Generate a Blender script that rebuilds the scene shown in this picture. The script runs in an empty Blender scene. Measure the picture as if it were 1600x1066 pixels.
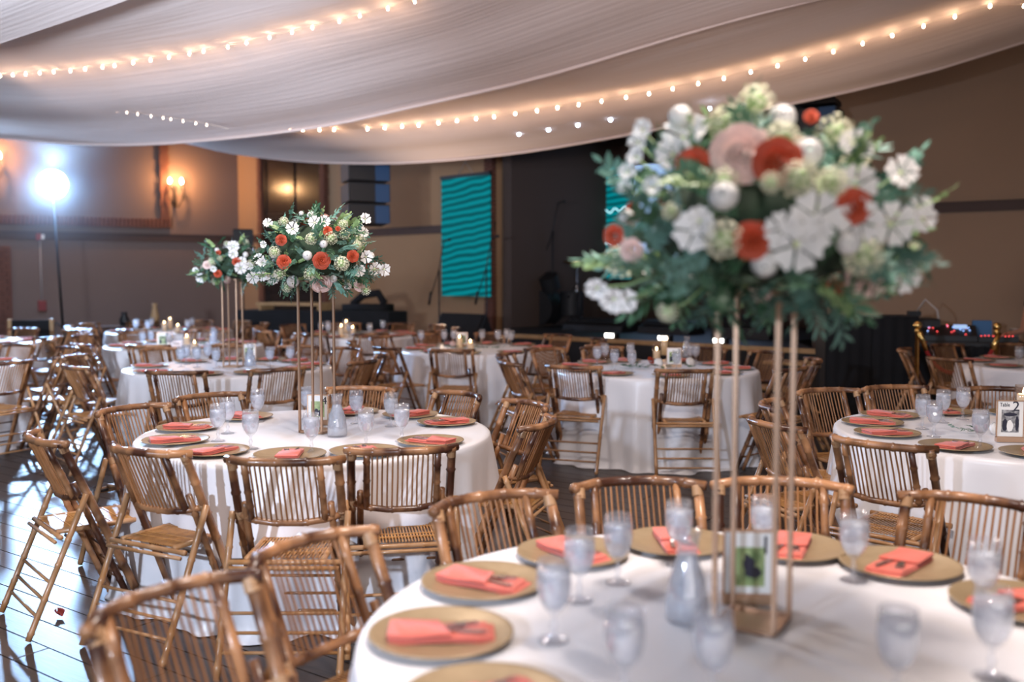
import bpy, math, random
from mathutils import Vector, Matrix, Euler
random.seed(7)
PI = math.pi
sc = bpy.context.scene
COL = sc.collection

# ------------------------------------------------------------------ camera
F, CAMH, TH = 1522.0, 1.582, 0.066
cd = bpy.data.cameras.new('camera'); cam = bpy.data.objects.new('camera', cd); COL.objects.link(cam)
cam.location = (0, 0, CAMH); cam.rotation_euler = (PI/2 - TH, 0, 0)
cd.sensor_width = 36; cd.lens = F*36/1600; cd.clip_end = 200; cd.clip_start = .05
cd.dof.use_dof = True; cd.dof.focus_distance = 5.0; cd.dof.aperture_fstop = 1.35
sc.camera = cam

# ------------------------------------------------------------------ world, exposure
w = bpy.data.worlds.new('daylight'); sc.world = w; w.use_nodes = True
w.node_tree.nodes['Background'].inputs[0].default_value = (.60, .74, 1, 1)
w.node_tree.nodes['Background'].inputs[1].default_value = .30
sc.view_settings.view_transform = 'Standard'; sc.view_settings.look = 'None'
sc.view_settings.exposure = -0.12; sc.view_settings.gamma = 1
sc.view_settings.use_curve_mapping = False
sc.cycles.use_denoising = True
sc.cycles.max_bounces = 8; sc.cycles.transparent_max_bounces = 24
sc.cycles.caustics_reflective = False; sc.cycles.caustics_refractive = False
sc.cycles.sample_clamp_indirect = 6

def light(kind, name, loc, energy, color, target=None, **kw):
    d = bpy.data.lights.new(name, kind); d.energy = energy; d.color = color
    for k, v in kw.items(): setattr(d, k, v)
    o = bpy.data.objects.new(name, d); COL.objects.link(o); o.location = loc
    if target is not None:
        o.rotation_euler = (Vector(target) - Vector(loc)).to_track_quat('-Z', 'Y').to_euler()
    return o
# photographer's key flash behind the camera on the left, second head bounced up into the near drape
light('SPOT', 'key_flash', (-2.9, -1.6, 2.15), 1450, (.68, .80, 1), (-1.5, 4.7, .6), spot_size=1.2, spot_blend=.75, shadow_soft_size=.10)
light('SPOT', 'bounce_flash', (-3.6, 2.0, 1.9), 3900, (.70, .82, 1), (-5.0, 8.6, 4.0), spot_size=1.3, spot_blend=.8, shadow_soft_size=.25)
# warm area fills added above the tables to brighten them, no ceiling lamps
for x, y, e in ((-1.3, 4.6, 75), (.7, 2.4, 135), (2.4, 6.6, 14)):
    light('AREA', 'table_fill', (x, y, 5.3 if y > 9 else 3.55), e, (1, .87, .79), (x, y, 0), shape='DISK', size=.5)
light('SPOT', 'drape_fill_right', (1.6, .2, 2.3), 1650, (1, .81, .74), (.2, 7.0, 4.2), spot_size=1.05, spot_blend=1, shadow_soft_size=.3)  # added spot that lifts the middle drape, no flash stands here
light('SPOT', 'drape_fill_rear', (-1.2, 15.2, 1.0), 330, (1, .72, .52), (.6, 11.3, 4.2), spot_size=2.2, spot_blend=1, shadow_soft_size=.2)  # added warm fill for the rear drape, no fixture at the stage edge
light('SPOT', 'drape_fill_rear', (3.0, 12.6, 1.0), 110, (1, .72, .52), (4, 9.5, 4.4), spot_size=2.0, spot_blend=1, shadow_soft_size=.2)  # second added fill, for the right end of the rear drape
light('AREA', 'hall_fill', (1, -4.0, 2.0), 190, (1, .92, .90), (0, 8, 3.6), shape='RECTANGLE', size=7, size_y=3)

# ------------------------------------------------------------------ projection helpers (pixel of a 1600x1066 photo -> point)
cT, sT = math.cos(TH), math.sin(TH)
def ray(u, v):
    x, y = (u-800)/F, (533-v)/F
    return Vector((x, cT + y*sT, -sT + y*cT))
def atz(u, v, z):
    r = ray(u, v); t = (z-CAMH)/r.z
    return Vector((0, 0, CAMH)) + r*t
def atY(u, v, Y):
    r = ray(u, v); return Vector((0, 0, CAMH)) + r*(Y/r.y)
def atplane(u, v, n, d):                       # n.(x,y) = d, vertical plane
    r = ray(u, v); t = d/(n[0]*r.x + n[1]*r.y)
    return Vector((0, 0, CAMH)) + r*t
def proj(p):
    X, Y, Z = p[0], p[1], p[2]-CAMH
    d = Y*cT - Z*sT; u = Y*sT + Z*cT
    if d < .05: return (-9999, -9999)
    return (800 + F*X/d, 533 - F*u/d)

# ------------------------------------------------------------------ materials
MATS = {}
def mat(name, col, rough=.5, metal=0, noise=0, nscale=8, col2=None, bump=0, bscale=60, emit=None, estr=0, coat=0, sheen=0, rnd=0, stretch=None, ior=1.45, trans=0, alpha=1):
    m = bpy.data.materials.new(name); m.use_nodes = True; MATS[name] = m
    nt = m.node_tree; b = nt.nodes['Principled BSDF']
    b.inputs['Base Color'].default_value = (*col, 1); b.inputs['Roughness'].default_value = rough
    b.inputs['Metallic'].default_value = metal; b.inputs['IOR'].default_value = ior
    if coat: b.inputs['Coat Weight'].default_value = coat; b.inputs['Coat Roughness'].default_value = .12
    if sheen: b.inputs['Sheen Weight'].default_value = sheen
    if trans: b.inputs['Transmission Weight'].default_value = trans
    if alpha < 1: b.inputs['Alpha'].default_value = alpha
    if emit: b.inputs['Emission Color'].default_value = (*emit, 1); b.inputs['Emission Strength'].default_value = estr
    if noise or bump:
        tc = nt.nodes.new('ShaderNodeTexCoord'); mp = nt.nodes.new('ShaderNodeMapping')
        nt.links.new(tc.outputs['Object'], mp.inputs[0])
        if stretch: mp.inputs['Scale'].default_value = stretch
        oi = nt.nodes.new('ShaderNodeObjectInfo'); ml = nt.nodes.new('ShaderNodeMath'); ml.operation = 'MULTIPLY'; ml.inputs[1].default_value = 37.0
        nt.links.new(oi.outputs['Random'], ml.inputs[0]); nt.links.new(ml.outputs[0], mp.inputs['Location'])
    if noise or rnd:
        if noise:
            n = nt.nodes.new('ShaderNodeTexNoise'); n.inputs['Scale'].default_value = nscale; n.inputs['Detail'].default_value = 4
            nt.links.new(mp.outputs[0], n.inputs['Vector'])
            r = nt.nodes.new('ShaderNodeValToRGB'); r.color_ramp.elements[0].position = .5-noise/2; r.color_ramp.elements[1].position = .5+noise/2
            r.color_ramp.elements[0].color = (*(col2 or tuple(c*.6 for c in col)), 1); r.color_ramp.elements[1].color = (*col, 1)
            nt.links.new(n.outputs['Fac'], r.inputs[0]); out = r.outputs[0]
        else:
            rg = nt.nodes.new('ShaderNodeRGB'); rg.outputs[0].default_value = (*col, 1); out = rg.outputs[0]
        if rnd:
            oi2 = nt.nodes.new('ShaderNodeObjectInfo'); mr = nt.nodes.new('ShaderNodeMapRange')
            mr.inputs['To Min'].default_value = 1-rnd; mr.inputs['To Max'].default_value = 1+rnd
            nt.links.new(oi2.outputs['Random'], mr.inputs['Value'])
            hs = nt.nodes.new('ShaderNodeHueSaturation'); nt.links.new(mr.outputs[0], hs.inputs['Value']); nt.links.new(out, hs.inputs['Color']); out = hs.outputs[0]
        nt.links.new(out, b.inputs['Base Color'])
    if bump:
        n2 = nt.nodes.new('ShaderNodeTexNoise'); n2.inputs['Scale'].default_value = bscale; n2.inputs['Detail'].default_value = 3
        nt.links.new(mp.outputs[0], n2.inputs['Vector'])
        bp = nt.nodes.new('ShaderNodeBump'); bp.inputs['Strength'].default_value = bump; bp.inputs['Distance'].default_value = .01
        nt.links.new(n2.outputs['Fac'], bp.inputs['Height']); nt.links.new(bp.outputs[0], b.inputs['Normal'])
    return m
M = {}
M['bamboo'] = mat('bamboo', (.345, .165, .075), .32, noise=.20, nscale=5.5, col2=(.055, .020, .011), rnd=.22, coat=.12)
M['bamboo_pale'] = mat('bamboo_pale', (.44, .25, .13), .36, noise=.4, nscale=14, col2=(.33, .15, .05), rnd=.2, coat=.2)
M['slat'] = mat('bamboo_slat', (.31, .15, .07), .4, noise=.4, nscale=12, col2=(.25, .105, .035), rnd=.2)
M['cane'] = mat('seat_cane', (.50, .25, .08), .4, noise=.4, nscale=30, col2=(.30, .13, .04), rnd=.12)
M['binding'] = mat('cane_binding', (.38, .22, .115), .45, rnd=.12)
M['cloth'] = mat('white_satin', (.77, .755, .785), .33, bump=.22, bscale=7, sheen=.2)
M['napkin'] = mat('coral_napkin', (.62, .125, .085), .8, bump=.25, bscale=500, sheen=.3)
M['charger'] = mat('gold_charger', (.39, .29, .175), .36, metal=.35, noise=.6, nscale=30, col2=(.33, .24, .14))
M['steel'] = mat('cutlery_steel', (.62, .62, .64), .2, metal=1)
M['gold'] = mat('gold_metal', (.52, .335, .225), .42, metal=.8)
M['brass'] = mat('brass', (.80, .52, .18), .16, metal=1)
M['black'] = mat('black_case', (.012, .012, .014), .5)
M['blackcloth'] = mat('black_cloth', (.010, .010, .013), .9, noise=.5, nscale=2, col2=(.005, .005, .006))
M['blacksheen'] = mat('black_plastic', (.012, .013, .016), .6)
M['navy'] = mat('speaker_grille', (.02, .06, .14), .5)
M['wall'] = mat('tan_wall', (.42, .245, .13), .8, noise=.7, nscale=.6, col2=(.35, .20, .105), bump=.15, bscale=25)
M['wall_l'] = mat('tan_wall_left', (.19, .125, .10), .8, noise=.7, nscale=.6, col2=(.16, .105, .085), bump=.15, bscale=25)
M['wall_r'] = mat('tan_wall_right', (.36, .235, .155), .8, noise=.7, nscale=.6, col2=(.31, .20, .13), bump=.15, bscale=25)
M['stagewall'] = mat('stage_wall', (.075, .05, .04), .85)
M['rail'] = mat('dark_rail', (.06, .03, .022), .6)
M['brick'] = mat('red_brick', (.20, .075, .045), .8, noise=.6, nscale=3, col2=(.11, .04, .028), bump=.3, bscale=40)
M['ceil'] = mat('ceiling_paint', (.30, .24, .20), .9)
M['plank'] = mat('floor_wood', (.044, .027, .020), .44, noise=.5, nscale=3, col2=(.024, .014, .010), bump=.06, bscale=9, stretch=(1, 9, 1), rnd=.18, ior=1.6)
M['under'] = mat('floor_gap', (.015, .01, .008), .8)
M['tabletop'] = mat('table_board', (.35, .25, .16), .6)
M['leaf'] = mat('leaf_dark', (.045, .115, .06), .5, rnd=.45)
M['leafb'] = mat('leaf_bluegreen', (.10, .21, .165), .55, rnd=.35)
M['leafl'] = mat('leaf_light', (.24, .36, .15), .5, rnd=.3)
M['moss'] = mat('moss', (.02, .045, .022), .9, noise=.5, nscale=30, col2=(.008, .02, .01))
M['white'] = mat('petal_white', (.77, .755, .735), .6, rnd=.05)
M['cream'] = mat('petal_cream', (.82, .80, .60), .6)
M['hyd'] = mat('floret_green', (.66, .75, .42), .6, rnd=.15)
M['rust'] = mat('petal_rust', (.46, .062, .022), .6, rnd=.12)
M['blush'] = mat('petal_blush', (.70, .50, .45), .6, rnd=.06)
M['photo_mat'] = mat('card_white', (.85, .84, .82), .5)
M['ink'] = mat('ink', (.02, .02, .04), .5)
M['pic'] = mat('photo_green', (.46, .55, .26), .4, noise=.4, nscale=34, col2=(.13, .22, .08))
M['bw'] = mat('photo_grey', (.42, .42, .43), .4, noise=.3, nscale=60, col2=(.10, .10, .11))
M['wax'] = mat('candle_wax', (.85, .78, .65), .5, emit=(1, .6, .25), estr=.25)
M['flame'] = mat('flame', (1, .7, .3), .5, emit=(1, .66, .30), estr=60)
M['bulb'] = mat('fairy_bulb', (1, .8, .6), .5, emit=(1, .68, .42), estr=90)
M['bulbdim'] = mat('fairy_bulb_dim', (1, .85, .75), .5, emit=(1, .74, .58), estr=9)
M['coolled'] = mat('cool_led', (.7, .8, 1), .5, emit=(.62, .78, 1), estr=20)
M['sconcebulb'] = mat('sconce_bulb', (1, .8, .5), .5, emit=(1, .60, .28), estr=130)
M['strobe'] = mat('strobe_face', (1, 1, 1), .5, emit=(.62, .80, 1), estr=60)
M['iron'] = mat('wrought_iron', (.03, .02, .015), .6)
M['red'] = mat('alarm_red', (.22, .02, .018), .5)
M['redrope'] = mat('red_velvet', (.30, .015, .012), .85)
M['pipe'] = mat('conduit_grey', (.42, .38, .36), .5)
M['skin'] = mat('skin', (.42, .20, .13), .55)
M['shirt'] = mat('black_shirt', (.012, .012, .014), .85)
M['wire'] = mat('clear_wire', (.7, .6, .5), .5)
M['woodtan'] = mat('pale_wood', (.48, .30, .15), .5, noise=.5, nscale=6, col2=(.33, .2, .09))
M['blue'] = mat('blue_box', (.03, .13, .30), .5)
M['paper'] = mat('paper_cup', (.6, .55, .5), .6)
M['doorw'] = mat('door_dark', (.03, .02, .016), .22, noise=.5, nscale=4, col2=(.015, .01, .009))
M['ledred'] = mat('led_red', (.5, .02, .02), .4, emit=(1, .08, .08), estr=3)
M['ledblue'] = mat('led_blue', (.1, .2, .5), .4, emit=(.3, .5, 1), estr=3)
M['footlight'] = mat('footlight', (1, 1, .9), .5, emit=(1, .97, .9), estr=14)
M['ledcyan'] = mat('led_white_script', (.6, .9, 1), .5, emit=(.45, .9, 1), estr=1.6)
M['petal'] = mat('red_petal', (.40, .07, .06), .6)
M['blade'] = mat('screen_glow', (.3, .4, .6), .5, emit=(.40, .60, .95), estr=.9)

def glassmat(name, tint, blur=0.02, frost=0.0, fcol=(.8, .86, .95), base=.06):
    m = bpy.data.materials.new(name); m.use_nodes = True; nt = m.node_tree; nt.nodes.remove(nt.nodes['Principled BSDF'])
    out = nt.nodes['Material Output']; t = nt.nodes.new('ShaderNodeBsdfTransparent'); t.inputs[0].default_value = (*tint, 1)
    g = nt.nodes.new('ShaderNodeBsdfGlossy'); g.inputs['Roughness'].default_value = blur
    lw = nt.nodes.new('ShaderNodeLayerWeight'); lw.inputs['Blend'].default_value = .22
    mr = nt.nodes.new('ShaderNodeMapRange'); mr.inputs['To Min'].default_value = base; mr.inputs['To Max'].default_value = .50
    nt.links.new(lw.outputs['Facing'], mr.inputs['Value'])
    mx = nt.nodes.new('ShaderNodeMixShader'); nt.links.new(mr.outputs[0], mx.inputs[0]); nt.links.new(t.outputs[0], mx.inputs[1]); nt.links.new(g.outputs[0], mx.inputs[2])
    last = mx
    if frost:
        d = nt.nodes.new('ShaderNodeBsdfTranslucent'); d.inputs[0].default_value = (*fcol, 1)
        d2 = nt.nodes.new('ShaderNodeBsdfDiffuse'); d2.inputs[0].default_value = (*fcol, 1)
        a = nt.nodes.new('ShaderNodeMixShader'); a.inputs[0].default_value = .5; nt.links.new(d.outputs[0], a.inputs[1]); nt.links.new(d2.outputs[0], a.inputs[2])
        m2 = nt.nodes.new('ShaderNodeMixShader')
        tc = nt.nodes.new('ShaderNodeTexCoord'); n = nt.nodes.new('ShaderNodeTexNoise'); n.inputs['Scale'].default_value = 45
        nt.links.new(tc.outputs['Object'], n.inputs['Vector']); r2 = nt.nodes.new('ShaderNodeMapRange'); r2.inputs['From Min'].default_value = .3; r2.inputs['From Max'].default_value = .7
        r2.inputs['To Min'].default_value = frost*.8; r2.inputs['To Max'].default_value = min(1, frost*1.15)
        nt.links.new(n.outputs['Fac'], r2.inputs['Value']); nt.links.new(r2.outputs[0], m2.inputs[0])
        nt.links.new(last.outputs[0], m2.inputs[1]); nt.links.new(a.outputs[0], m2.inputs[2]); last = m2
    nt.links.new(last.outputs[0], out.inputs[0]); return m
M['glass'] = glassmat('clear_glass', (.97, .98, 1), .03, frost=.06, fcol=(.97, .98, 1), base=.07)
M['water'] = glassmat('iced_water', (.98, .985, 1), .04, frost=.40, base=.06, fcol=(.97, .98, 1))
M['glassc'] = glassmat('candle_glass', (.96, .93, .90), .04)

def drape_mat():
    m = bpy.data.materials.new('drape_chiffon'); m.use_nodes = True; nt = m.node_tree; nt.nodes.remove(nt.nodes['Principled BSDF'])
    d = nt.nodes.new('ShaderNodeBsdfDiffuse'); d.inputs[0].default_value = (.92, .80, .76, 1)
    t = nt.nodes.new('ShaderNodeBsdfTranslucent'); t.inputs[0].default_value = (.85, .75, .7, 1)
    mx = nt.nodes.new('ShaderNodeMixShader'); mx.inputs[0].default_value = .35
    tc = nt.nodes.new('ShaderNodeTexCoord'); mp = nt.nodes.new('ShaderNodeMapping'); mp.inputs['Scale'].default_value = (.25, 7, 1)
    nt.links.new(tc.outputs['UV'], mp.inputs[0]); n = nt.nodes.new('ShaderNodeTexNoise'); n.inputs['Scale'].default_value = 3; n.inputs['Detail'].default_value = 4
    nt.links.new(mp.outputs[0], n.inputs['Vector']); b = nt.nodes.new('ShaderNodeBump'); b.inputs['Strength'].default_value = .18; b.inputs['Distance'].default_value = .06
    nt.links.new(n.outputs['Fac'], b.inputs['Height']); nt.links.new(b.outputs[0], d.inputs['Normal'])
    nt.links.new(d.outputs[0], mx.inputs[1]); nt.links.new(t.outputs[0], mx.inputs[2]); nt.links.new(mx.outputs[0], nt.nodes['Material Output'].inputs[0])
    return m
M['drape'] = drape_mat()
def teal_mat():
    m = bpy.data.materials.new('teal_led'); m.use_nodes = True; nt = m.node_tree; b = nt.nodes['Principled BSDF']
    tc = nt.nodes.new('ShaderNodeTexCoord'); mp = nt.nodes.new('ShaderNodeMapping'); mp.inputs['Rotation'].default_value = (0, .12, 0)
    nt.links.new(tc.outputs['Object'], mp.inputs[0])
    wv = nt.nodes.new('ShaderNodeTexWave'); wv.bands_direction = 'Z'; wv.inputs['Scale'].default_value = 2.6; wv.inputs['Distortion'].default_value = 3.0; wv.inputs['Detail'].default_value = 1; wv.inputs['Detail Scale'].default_value = .7
    nt.links.new(mp.outputs[0], wv.inputs[0]); r = nt.nodes.new('ShaderNodeValToRGB')
    r.color_ramp.elements[0].color = (.0, .06, .07, 1); r.color_ramp.elements[1].color = (.0, .27, .31, 1)
    nt.links.new(wv.outputs['Fac'], r.inputs[0]); nt.links.new(r.outputs[0], b.inputs['Emission Color']); b.inputs['Emission Strength'].default_value = 1.0
    b.inputs['Base Color'].default_value = (.004, .02, .024, 1); b.inputs['Roughness'].default_value = .9; b.inputs['Specular IOR Level'].default_value = .1
    return m
M['teal'] = teal_mat()

# ------------------------------------------------------------------ mesh builder
class MB:
    def __init__(s): s.v = []; s.f = []; s.m = []; s.mi = 0; s.T = None
    def add(s, vs, fs):
        o = len(s.v)
        if s.T is not None: vs = [s.T @ Vector(p) for p in vs]
        s.v += [tuple(p) for p in vs]; s.f += [tuple(i+o for i in f) for f in fs]; s.m += [s.mi]*len(fs); return s
    def box(s, c, d, rz=0, rx=0, ry=0):
        R = Euler((rx, ry, rz)).to_matrix(); c = Vector(c); vs = []
        for z in (-1, 1):
            for y in (-1, 1):
                for x in (-1, 1): vs.append(c + R @ Vector((x*d[0]/2, y*d[1]/2, z*d[2]/2)))
        return s.add(vs, [(0, 2, 3, 1), (4, 5, 7, 6), (0, 1, 5, 4), (2, 6, 7, 3), (0, 4, 6, 2), (1, 3, 7, 5)])
    def tube(s, pts, rad, n=8, caps=True):
        pts = [Vector(p) for p in pts]; N = len(pts)
        if not hasattr(rad, '__len__'): rad = [rad]*N
        vs = []; ref = None
        for i, p in enumerate(pts):
            d = (pts[min(i+1, N-1)] - pts[max(i-1, 0)]).normalized()
            if ref is None:
                ref = Vector((0, 0, 1)) if abs(d.z) < .9 else Vector((1, 0, 0))
            a = ref - d*ref.dot(d)
            if a.length < 1e-4: a = d.orthogonal()
            a.normalize(); b = d.cross(a); ref = a
            for k in range(n):
                t = 2*PI*k/n; vs.append(p + (a*math.cos(t) + b*math.sin(t))*rad[i])
        fs = [(i*n+k, i*n+(k+1) % n, (i+1)*n+(k+1) % n, (i+1)*n+k) for i in range(N-1) for k in range(n)]
        if caps: fs += [tuple(range(n-1, -1, -1)), tuple((N-1)*n+k for k in range(n))]
        return s.add(vs, fs)
    def bamboo(s, pts, r, n=8, step=.13):
        pts = [Vector(p) for p in pts]; P = [pts[0]]; Rr = [r]
        k = random.random()*step
        for a, b in zip(pts, pts[1:]):
            L = (b-a).length; d = (b-a)/L
            x = k
            while x < L-.012:
                if x > .012:
                    for o, q in ((-.008, 1), (0, 1.22), (.008, 1)): P.append(a+d*(x+o)); Rr.append(r*q)
                x += step*random.uniform(.8, 1.2)
            k = max(.02, x-L); P.append(b); Rr.append(r)
        return s.tube(P, Rr, n)
    def lathe(s, prof, n=24, c=(0, 0, 0)):
        vs = []; c = Vector(c); rings = []
        for r, z in prof:
            if r < 1e-6: rings.append([len(vs)]); vs.append(c+Vector((0, 0, z)))
            else:
                rings.append(list(range(len(vs), len(vs)+n)))
                for k in range(n): t = 2*PI*k/n; vs.append(c+Vector((r*math.cos(t), r*math.sin(t), z)))
        fs = []
        for a, b in zip(rings, rings[1:]):
            for k in range(n):
                k2 = (k+1) % n
                if len(a) == 1 and len(b) == 1: continue
                if len(a) == 1: fs.append((a[0], b[k2], b[k]))
                elif len(b) == 1: fs.append((a[k], a[k2], b[0]))
                else: fs.append((a[k], a[k2], b[k2], b[k]))
        return s.add(vs, fs)
    def grid(s, nu, nv, fn, closed=False):
        vs = [fn(i/(nu-1 if not closed else nu), j/(nv-1)) for j in range(nv) for i in range(nu)]
        fs = []
        for j in range(nv-1):
            for i in range(nu if closed else nu-1):
                i2 = (i+1) % nu; fs.append((j*nu+i, j*nu+i2, (j+1)*nu+i2, (j+1)*nu+i))
        return s.add(vs, fs)
    def slab(s, poly, z0, z1, bev=.002):
        n = len(poly); cx = sum(p[0] for p in poly)/n; cy = sum(p[1] for p in poly)/n
        def ins(d):
            o = []
            for x, y in poly:
                v = Vector((x-cx, y-cy)); L = v.length; v = v*(max(L-d, 0)/L); o.append((cx+v.x, cy+v.y))
            return o
        zf = z0 if callable(z0) else (lambda x, y: z0)
        zt = z1 if callable(z1) else (lambda x, y: z1)
        vs = [(x, y, zf(x, y)) for x, y in ins(bev)] + [(x, y, zf(x, y)+bev) for x, y in poly] + [(x, y, zt(x, y)-bev) for x, y in poly] + [(x, y, zt(x, y)) for x, y in ins(bev)]
        fs = [tuple(range(n-1, -1, -1)), tuple(3*n+k for k in range(n))]
        for r in range(3):
            for k in range(n): fs.append((r*n+k, r*n+(k+1) % n, (r+1)*n+(k+1) % n, (r+1)*n+k))
        return s.add(vs, fs)
    def mesh(s, name, mats, smooth=True, angle=None):
        me = bpy.data.meshes.new(name); me.from_pydata(s.v, [], s.f); me.update()
        for q in (mats if isinstance(mats, (list, tuple)) else [mats]): me.materials.append(q)
        if len(me.materials) > 1: me.polygons.foreach_set('material_index', s.m)
        if smooth:
            me.polygons.foreach_set('use_smooth', [True]*len(me.polygons))
            if angle:
                try: me.set_sharp_from_angle(angle=angle)
                except Exception: pass
        return me
def part(name, me, parent, kind=None, label=None):
    o = bpy.data.objects.new(name, me); COL.objects.link(o); o.parent = parent
    if kind: o['kind'] = kind
    if label: o['label'] = label
    return o
def tag(o, label=None, cat=None, group=None, kind=None):
    if label: o['label'] = label
    if cat: o['category'] = cat
    if group: o['group'] = group
    if kind: o['kind'] = kind
    return o
def thing(name, loc, rz=0, label=None, cat=None, group=None, me=None, scale=1):
    o = bpy.data.objects.new(name, me); COL.objects.link(o); o.location = loc; o.rotation_euler = (0, 0, rz)
    if scale != 1: o.scale = (scale,)*3
    return tag(o, label, cat, group)
def inst(proto, root):                         # proto: list of (name, mesh, parent index, kind)
    made = []
    for name, me, par, kind in proto:
        made.append(part(name, me, root if par < 0 else made[par], kind))
    return made
def struct(name, me):
    o = bpy.data.objects.new(name, me); COL.objects.link(o); o['kind'] = 'structure'; return o

# ------------------------------------------------------------------ room shell
def wallmesh(name, a, b, z0, z1, m, thick=.2, out=1):
    a = Vector((a[0], a[1], 0)); b = Vector((b[0], b[1], 0)); d = (b-a).normalized(); n = Vector((-d.y, d.x, 0))*out*thick
    vs = [a, b, b+n, a+n]; V = [(p.x, p.y, z0) for p in vs]+[(p.x, p.y, z1) for p in vs]
    mb = MB(); mb.add(V, [(0, 1, 5, 4), (1, 2, 6, 5), (2, 3, 7, 6), (3, 0, 4, 7), (4, 5, 6, 7), (3, 2, 1, 0)])
    return mb.mesh(name, m, smooth=False)
ZC = 5.7
LW0, CORN, STL = Vector((-17.4, 16.85)), Vector((-6.5, 23.3)), Vector((-.28, 17.4))     # left wall, corner, stage jamb left
STR, RW1 = Vector((4.19, 13.57)), Vector((15.0, 6.0))
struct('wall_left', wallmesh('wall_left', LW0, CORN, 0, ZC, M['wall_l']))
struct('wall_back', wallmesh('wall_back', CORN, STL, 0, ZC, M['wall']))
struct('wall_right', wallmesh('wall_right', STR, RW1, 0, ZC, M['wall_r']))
sd = (STR-STL).normalized(); sn = Vector((-sd.y, sd.x))        # stage line direction and its outward normal
B0, B1 = STL+sn*3.4, STR+sn*3.4
struct('wall_stage_back', wallmesh('wall_stage_back', B0, B1, 0, ZC, M['stagewall']))
struct('wall_stage_left', wallmesh('wall_stage_left', STL+sd*.35, B0+sd*.35, 0, ZC, M['stagewall']))
struct('wall_stage_right', wallmesh('wall_stage_right', B1, STR, 0, ZC, M['stagewall']))
mb = MB(); mb.box((-2, 11, ZC+.1), (44, 40, .2)); struct('ceiling', mb.mesh('ceiling', M['ceil'], smooth=False))

# floor: recessed base and planks laid along the hall
PD = Vector((.81, -.586)); PD.normalize(); PNn = Vector((-PD.y, PD.x)); PA = math.atan2(PD.y, PD.x)
mb = MB(); mb.box((-2, 11, -.06), (44, 40, .08)); floor = struct('floor', mb.mesh('floor', M['under'], smooth=False))
PW, PL = .158, 3.2
mb = MB(); g = .0035
mb.slab([(-PL/2+g, -PW/2+g), (PL/2-g, -PW/2+g), (PL/2-g, PW/2-g), (-PL/2+g, PW/2-g)], -.022, 0, .0025)
plank = mb.mesh('floor_plank', M['plank'], smooth=False)
cand = []
for r in range(-40, 165):
    off = random.Random(r*13).random()*PL
    for k in range(-9, 9):
        c = PNn*(r*PW) + PD*(k*PL+off); 
        if c.y < 0.5 or c.y > 24.5: 
            if c.y < -1.5 or c.y > 24.5: continue
        best = None
        for q in (-.5, 0, .5):
            p = c+PD*PL*q; uu = proj((p.x, p.y, 0))
            if -150 < uu[0] < 1750 and 440 < uu[1] < 1250: best = 1
        if best: cand.append((c.length, c))
cand.sort(key=lambda t: t[0])
for d_, c in cand[:300]:
    o = part('floor_plank', plank, floor); o.location = (c.x, c.y, 0); o.rotation_euler = (0, 0, PA)
mb = MB()
for d_, c in cand[300:]:
    mb.T = Matrix.Translation((c.x, c.y, 0)) @ Matrix.Rotation(PA, 4, 'Z')
    mb.slab([(-PL/2+g, -PW/2+g), (PL/2-g, -PW/2+g), (PL/2-g, PW/2-g), (-PL/2+g, PW/2-g)], -.022, 0, .0025)
part('far_planks', mb.mesh('far_planks', M['plank'], smooth=False), floor, kind='stuff')
# plain boards outside the view so that light and reflections go on
mb = MB(); mb.box((-2, 11, -.02), (44, 40, .004)); part('subfloor', mb.mesh('subfloor', M['under'], smooth=False), floor)

# chair rails (trim)
def onwall(a, b, u):                           # point of wall line a-b seen at column u
    k = (u-800)/F*cT
    d = b-a; s_ = (k*a.y-a.x)/(d.x-k*d.y); return a+d*s_
def railbox(name, a, b, z, h, t):
    a3, b3 = Vector((a.x, a.y)), Vector((b.x, b.y)); d = (b3-a3).normalized(); n = Vector((d.y, -d.x))
    c = (a3+b3)/2+n*t/2; mb = MB(); mb.box((c.x, c.y, z), ((b3-a3).length, t, h), rz=math.atan2(d.y, d.x))
    mb.box((c.x, c.y, z+h/2+.01), ((b3-a3).length, t*1.5, .02), rz=math.atan2(d.y, d.x))
    return struct(name, mb.mesh(name, M['rail'], smooth=False))
ZR = 2.46
railbox('trim_1', LW0, CORN, ZR, .15, .05)
railbox('trim_2', CORN, onwall(CORN, STL, 411), ZR, .13, .05)
railbox('trim_3', onwall(CORN, STL, 517), STL, ZR, .13, .05)
railbox('trim_4', STR, RW1, ZR, .11, .05)

# brickwork: individual bricks, joined where only a few pixels high
def brickrun(a, d, n_, z0, z1, wdt, name, proud=.06, bh=.075):
    mb = MB(); z = z0; k = 0
    while z < z1:
        mb.box((a.x+d.x*wdt/2+n_.x*(proud/2-.01), a.y+d.y*wdt/2+n_.y*(proud/2-.01), z+bh/2), (wdt-.01, proud+random.uniform(-.01, .015), bh-.014), rz=math.atan2(d.y, d.x))
        z += bh
    return mb
dB = (STL-CORN).normalized(); nB = Vector((dB.y, -dB.x))
dL = (CORN-LW0).normalized(); nL = Vector((dL.y, -dL.x))
# pillar left of the stage
p0 = onwall(CORN, STL, 762); pil = struct('trim_5', wallmesh('trim_5', p0, STL, 0, ZC, M['rail'], .01, -1))
mb = MB(); z = .0; L = (STL-p0).length
while z < ZC:
    odd = int(z/.075) % 2
    cuts = [0, L*.5, L] if odd else [0, L*.25, L*.75, L]
    for s0, s1 in zip(cuts, cuts[1:]):
        c = p0+dB*(s0+s1)/2+nB*.05
        mb.box((c.x, c.y, z+.036), (s1-s0-.01, .09+random.uniform(-.01, .012), .062), rz=math.atan2(dB.y, dB.x))
    z += .075
part('brick', mb.mesh('brick', M['brick'], smooth=False), pil, kind='stuff')
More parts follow.
